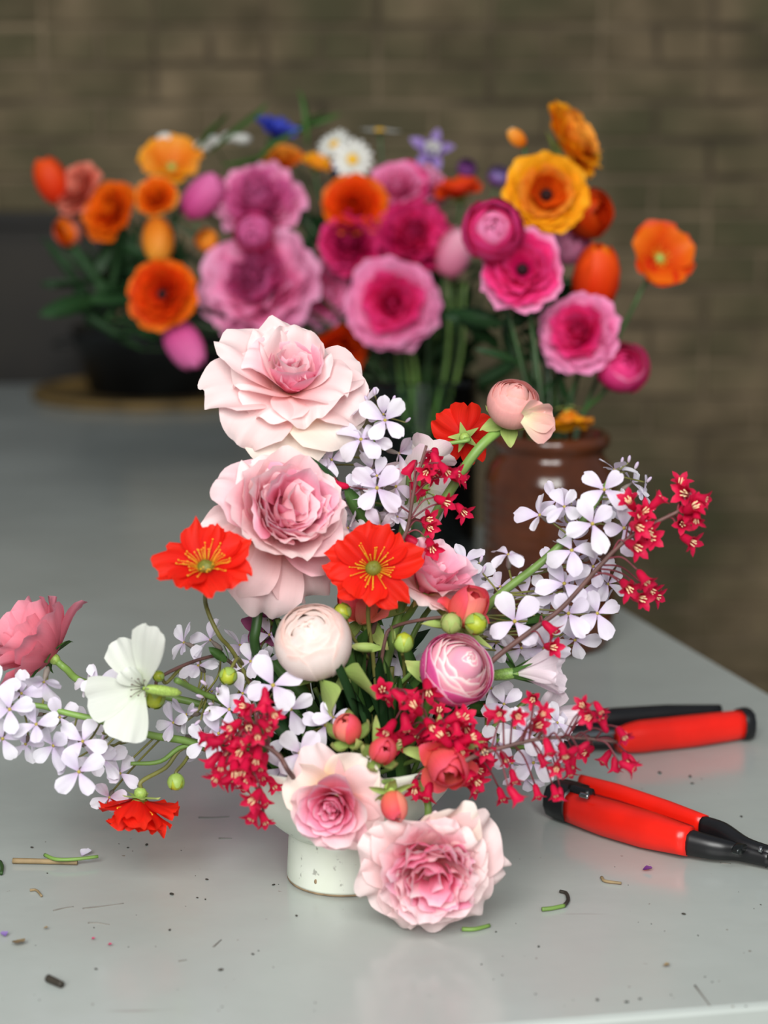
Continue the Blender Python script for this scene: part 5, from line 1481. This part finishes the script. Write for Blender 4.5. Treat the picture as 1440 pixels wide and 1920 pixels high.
# leafy filler in the back bouquet
for lab, cx_, cy_, rx_, ry2, n, to in (('dark green leafy stems under the left wing of the back bouquet', 260, 570, 120, 90, 55, 'G'), ('dark green leafy stems in the middle of the back bouquet', 640, 560, 200, 110, 70, 'G'),
                                       ('fine pale green sprigs rising at the top of the back bouquet', 470, 285, 120, 35, 9, 'G'), ('dark green leaves round the neck of the glass vase', 770, 690, 130, 70, 60, 'G'), ('dark leafy stems under the right wing, in the jar', 985, 620, 70, 80, 22, 'J')):
    mo = GM if to == 'G' else JM
    Y = (YB if to == 'G' else JC.y) + .09
    t = thing('leafy_filler', mo + Vector((0, .02, 0)), lab, 'leaves')
    for i in range(n):
        a = grx.uniform(0, 6.28); q = math.sqrt(grx.random())
        p = P(cx_ + rx_ * q * math.cos(a), cy_ + ry2 * q * math.sin(a), Y + grx.uniform(-.05, .05))
        add_leaf(t, p, (grx.uniform(-1, 1), grx.uniform(-.6, .3), grx.uniform(-.1, 1.2)), grx.uniform(.05, .09), grx.uniform(.01, .022) * (.45 if 'fine' in lab else 1), 'leaf' if 'fine' in lab else 'leaf_dark', bend=grx.uniform(10, 60), roll=grx.uniform(-1.5, 1.5))
        if i % 4 == 0:
            thing_stem(t, [p, p.lerp(mo, .5) + Vector((0, 0, .01)), mo + Vector((grx.uniform(-.03, .03), grx.uniform(-.02, .03), -.02))], .0014, .0016, 'green_dark', n=5)
    if 'fine' in lab:
        for x, y in ((400, 275), (432, 268), (455, 272), (310, 270), (380, 285)):
            p = P(x, y, Y)
            v, fa, uv = egg(.010, .012, 8, 5)
            MB().add([Vector(q_) + p - t.location for q_ in v], fa, uv).build('umbel', MAT['b_white'], t)
t = thing('vase_stems', GC + Vector((0, 0, .012)), 'bundle of green stems standing in the glass vase', 'stems')
for i in range(34):
    b = vase_bottom(); a2 = grx.uniform(0, 6.28)
    thing_stem(t, [GM + Vector((.75 * gr * math.cos(a2), .75 * gr * math.sin(a2), .10)), GM + Vector((.6 * gr * math.cos(a2), .6 * gr * math.sin(a2), 0)), b], .002, .0024, grx.choice(['green', 'green_dark', 'green_dark', 'green_deep']), n=6)
for i in range(26):
    a2 = grx.uniform(0, 6.28)
    add_leaf(t, GC + Vector((.5 * gr * math.cos(a2), .5 * gr * math.sin(a2), gh * grx.uniform(.2, 1.1))), (grx.uniform(-.6, .6), grx.uniform(-.6, .6), 1), grx.uniform(.05, .08), .012, 'leaf_dark', bend=grx.uniform(0, 25), roll=grx.uniform(-2, 2))

# ------------------------------------------------------------ snips
MAT['red_plastic'] = plain('red_plastic', (236, 30, 14), .32, noise=.08, scale=30)
MAT['red_inner'] = plain('red_inner', (130, 14, 10), .4, noise=.1, scale=30)
MAT['black_plastic'] = plain('black_plastic', (22, 22, 24), .35, noise=.2, scale=60)
MAT['steel'] = plain('steel', (176, 180, 182), .25, metal=1, noise=.15, scale=40)
MAT['steel_dark'] = plain('steel_dark', (58, 62, 62), .3, metal=.8, noise=.25, scale=40)


def bar(t, name, mat, pts, sizes, z, n=12, power=3.0):
    """pts are pixels on the table; z the height of the bar's middle above the top"""
    path = smooth_path([T(x, y, zz) for (x, y), zz in zip(pts, z if isinstance(z, (list, tuple)) else [z] * len(pts))], 5)
    k = np.linspace(0, 1, len(path)); ks = np.linspace(0, 1, len(sizes))
    ws = np.interp(k, ks, [q[0] for q in sizes]); hs = np.interp(k, ks, [q[1] for q in sizes])
    v, f = loft([p - t.location for p in path], list(zip(ws, hs)), n, power)
    return MB().add(v, f).build(name, mat, t)


t = thing('garden_snips', T(1200, 1580), 'red handled floral snips lying nearest, black shanks running off the right edge', 'snips')
bar(t, 'handle', MAT['red_plastic'], [(1072, 1512), (1140, 1534), (1215, 1556), (1292, 1578)], [(.0085, .0105), (.0105, .0115), (.0105, .0115), (.0075, .0090)], .0118)
bar(t, 'handle', MAT['red_plastic'], [(1088, 1477), (1160, 1496), (1250, 1524), (1322, 1546)], [(.0035, .0090), (.0048, .0090), (.005, .008), (.0045, .006)], .0150)
bar(t, 'handle_lining', MAT['red_inner'], [(1085, 1497), (1160, 1518), (1250, 1546), (1300, 1560)], [(.004, .006), (.004, .006), (.003, .005), (.002, .004)], .0100)
cap = bar(t, 'end_cap', MAT['black_plastic'], [(1046, 1494), (1062, 1500), (1082, 1507)], [(.0135, .0118), (.0140, .0125), (.0140, .0125)], .0126)
bar(t, 'locking_catch', MAT['black_plastic'], [(1072, 1480), (1108, 1492)], [(.004, .004), (.004, .004)], .0225, 10, 5)
bar(t, 'catch_pin', MAT['steel'], [(1088, 1490), (1104, 1494)], [(.0018, .0018), (.0018, .0018)], .0262, 8)
bar(t, 'cap_end', MAT['red_plastic'], [(1038, 1496), (1047, 1498)], [(.0085, .0085), (.0105, .0105)], .0126)
bar(t, 'shank', MAT['black_plastic'], [(1286, 1578), (1340, 1590), (1385, 1597), (1450, 1612)], [(.0066, .0082), (.0060, .0070), (.0045, .0055), (.0045, .005)], [.0105, .0095, .008, .007])
bar(t, 'shank', MAT['black_plastic'], [(1318, 1548), (1352, 1560), (1395, 1586), (1450, 1604)], [(.0048, .0062), (.0052, .0065), (.0050, .0055), (.0045, .005)], [.0145, .0140, .0110, .009])
bar(t, 'pivot', MAT['steel_dark'], [(1380, 1590), (1392, 1593)], [(.006, .003), (.006, .003)], .0165, 12, 2)
bar(t, 'rivet', MAT['steel'], [(1424, 1592), (1429, 1593)], [(.002, .002), (.002, .002)], .0145, 10, 2)
bar(t, 'blade', MAT['steel_dark'], [(1445, 1610), (1530, 1632), (1650, 1664)], [(.005, .003), (.0045, .0025), (.0008, .0008)], .006, 8, 2)
bar(t, 'blade', MAT['steel_dark'], [(1445, 1604), (1530, 1628), (1650, 1662)], [(.0045, .003), (.004, .0025), (.0008, .0008)], .010, 8, 2)

t = thing('garden_snips', T(1250, 1380), 'second pair of red and black snips lying further back, out of focus', 'snips')
bar(t, 'handle', MAT['red_plastic'], [(1160, 1388), (1200, 1381), (1300, 1370), (1392, 1358)], [(.006, .009), (.010, .0115), (.010, .0115), (.0085, .0105)], .012)
bar(t, 'handle', MAT['black_plastic'], [(1080, 1362), (1150, 1354), (1250, 1345), (1350, 1336)], [(.005, .009), (.007, .0105), (.006, .0095), (.004, .006)], .016)
bar(t, 'shank', MAT['black_plastic'], [(1060, 1384), (1110, 1382), (1175, 1384)], [(.006, .007), (.007, .009), (.006, .008)], .010)
bar(t, 'end_cap', MAT['black_plastic'], [(1388, 1358), (1396, 1357), (1404, 1356)], [(.0105, .0115), (.0110, .0120), (.0105, .0115)], .0122)
bar(t, 'spring', MAT['steel'], [(1086, 1380), (1120, 1376), (1152, 1373)], [(.0016, .0016), (.002, .002), (.0016, .0016)], .0195, 8)
bar(t, 'blade', MAT['steel'], [(940, 1400), (1000, 1394), (1064, 1386)], [(.0008, .001), (.004, .003), (.005, .004)], .008, 8)

# ------------------------------------------------------------ clippings on the table
def clip(name, pts, r, mat, label, cat='stem', z=None):
    t0 = T(*pts[0])
    w = [T(x, y, (z or r) + 0.0002) for x, y in pts]
    o = MB().add(*tube([p - t0 for p in w], r, r * .85, 7, 5)).build(name, MAT[mat], None)
    o.location = t0
    return tag(o, label, cat)


MAT['straw'] = plain('straw', (150, 128, 92), .7, noise=.25, scale=60)
MAT['twig_dark'] = plain('twig_dark', (52, 46, 36), .7, noise=.3, scale=60)
clip('stem_clipping', [(24, 1614), (80, 1615), (145, 1617)], .0018, 'straw', 'dry straw-brown cut stem lying at the left')
clip('stem_clipping', [(84, 1603), (105, 1611), (140, 1611), (184, 1606)], .0012, 'green', 'thin green cut stem crossing the straw-brown one', z=.0045)
hook = thing('stem_clipping', T(1058, 1698), 'hooked stem cutting, half green half dark, in front of the red snips', 'stem')
thing_stem(hook, [T(x, y, .0015) for x, y in ((1016, 1705), (1035, 1703), (1058, 1698))], .0013, .0012, 'green', 'green_end')
thing_stem(hook, [T(x, y, .0015) for x, y in ((1058, 1698), (1065, 1688), (1062, 1675), (1050, 1671))], .0012, .0010, 'twig_dark', 'dark_end')
clip('stem_clipping', [(866, 1742), (890, 1742), (918, 1735)], .0013, 'green', 'short green cutting below the lowest rose')
clip('stem_clipping', [(90, 1834), (103, 1840), (116, 1846)], .0022, 'twig_dark', 'short dark twig end at lower left')
clip('stem_clipping', [(0, 1616), (4, 1626), (2, 1638)], .0013, 'green_dark', 'dark green curl of stem at the left edge')
clip('stem_clipping', [(56, 1669), (68, 1669), (78, 1680)], .0008, 'straw', 'fine grey fibre left of the scratches')
clip('stem_clipping', [(1128, 1645), (1135, 1652), (1165, 1656)], .0010, 'straw', 'pale fibre between the lowest rose and the snips')


def fallen_petal(px, py, r, mat, label, roll, tilt=.3):
    p = T(px, py, .0015)
    o = obj('fallen_petal', mesh_data('fallen_petal', *petal(L=1, W=.5, th0=85, th1=70, cup=.6, ruf=.06, rnd_=.3, bw=.2, r0=-.5, nu=7, nv=7)), MAT[mat], None, m4(Matrix.Rotation(roll, 3, 'Z'), r / ppm(p), p))
    return tag(o, label, 'petal')


fallen_petal(160, 1600, 24, 'rocket', 'white lilac fallen floret behind the straw-brown stem', 1.2)
fallen_petal(1214, 1630, 18, 'b_violet', 'tiny violet petal fallen in front of the red snips', .3)
fallen_petal(8, 1752, 16, 'b_lilac', 'tiny lilac petal at the lower left edge', 2.)
fallen_petal(34, 1768, 28, 'straw', 'papery tan petal scrap at the lower left edge', -1.)
fallen_petal(206, 1771, 8, 'b_crimson', 'tiny crimson scrap right of the papery tan one', .4)
fallen_petal(175, 1760, 7, 'b_crimson', 'tiniest red scrap between the tan scrap and the crimson one', .9)
fallen_petal(1250, 1810, 13, 'straw', 'pale dry scrap near the front edge at right', .2)
fallen_petal(86, 1740, 9, 'straw', 'little tan crumb of petal above the dark twig end', .2)

cr = MB()
cra = random.Random(4)
for px_, py_, r_ in ((180, 1818, 4), (414, 1820, 6), (474, 1790, 4), (322, 1678, 6), (370, 1684, 3), (385, 1687, 3), (388, 1650, 4), (513, 1660, 4), (556, 1718, 4), (930, 1748, 3), (1282, 1715, 5), (1295, 1530, 5), (1010, 1776, 4), (1120, 1876, 5), (1175, 1880, 5), (1200, 1874, 4), (1390, 1532, 4), (275, 1585, 5), (60, 1590, 4), (318, 1745, 4), (240, 1590, 3), (880, 1590, 4), (1237, 1450, 5), (1294, 1457, 5), (1298, 1470, 4)) + tuple((cra.uniform(0, 1440), cra.uniform(1560, 1900), cra.uniform(1.2, 2.6)) for _ in range(60)):
    p = T(px_, py_); s = r_ / ppm(p)
    v, fa, uv = egg(.6, .7, 6, 4)
    a = cra.uniform(0, 3)
    cr.add([Vector((q[0] * 1.6 * math.cos(a) - q[1] * math.sin(a), q[0] * 1.6 * math.sin(a) + q[1] * math.cos(a), q[2])) * s + p for q in v], fa, uv)
o = cr.build('crumbs', MAT['twig_dark'])
tag(o, 'scattered dark specks of soil and plant crumbs over the table top', 'crumbs', kind='stuff')

MAT['scratch'] = plain('scratch', (128, 124, 116), .6, noise=.2, scale=60)
for pts in (((155, 1704), (190, 1700), (232, 1694)), ((100, 1708), (120, 1703), (138, 1700)), ((165, 1731), (185, 1731), (205, 1734)), ((335, 1803), (350, 1800)), ((1303, 1848), (1318, 1868), (1332, 1886)), ((372, 1533), (400, 1533), (430, 1531)), ((410, 1572), (435, 1572)), ((400, 1776), (415, 1762)), ((1350, 1618), (1370, 1620))):
    w = [T(x, y, .0001) for x, y in pts]
    MB().add(*tube(w, .0006, .0003, 6, 4)).build('scratch', MAT['scratch'], table)

# ------------------------------------------------------------ guessed cupboard, added behind the table's far end to fill an unclear dark area
MAT['dark_wood'] = plain('dark_wood', (34, 28, 18), .6, noise=.45, scale=6)
MAT['dark_wood2'] = plain('dark_wood2', (40, 33, 22), .6, noise=.4, scale=6)
cp = P(-60, 700, 3.74)
cup_ = thing('guessed_cupboard', Vector((cp.x - .02, 3.74, 0)), 'guessed dark wooden cupboard, added to fill the dark area at far left', 'cupboard')
top_z = P(0, 400, 3.66).z
cw, cd = .62, .18
MB().add(*box((0, 0, top_z / 2 - .01), (cw, cd, top_z - .02))).build('carcass', MAT['dark_wood'], cup_, smooth=False)
MB().add(*box((0, -.01, top_z - .01), (cw + .03, cd + .03, .022))).build('top_board', MAT['dark_wood'], cup_, smooth=False)
for sx in (-1, 1):
    dr = MB().add(*box((sx * cw / 4, -cd / 2 - .008, top_z / 2), (cw / 2 - .02, .016, top_z - .10))).build('door', MAT['dark_wood2'], cup_, smooth=False)
    MB().add(*[(np.array(v_) + np.array((sx * .03, -cd / 2 - .026, top_z * .6))) if k_ == 0 else v_ for k_, v_ in enumerate(egg(.011, .02, 10, 6))]).build('knob', MAT['dark_wood'], dr)
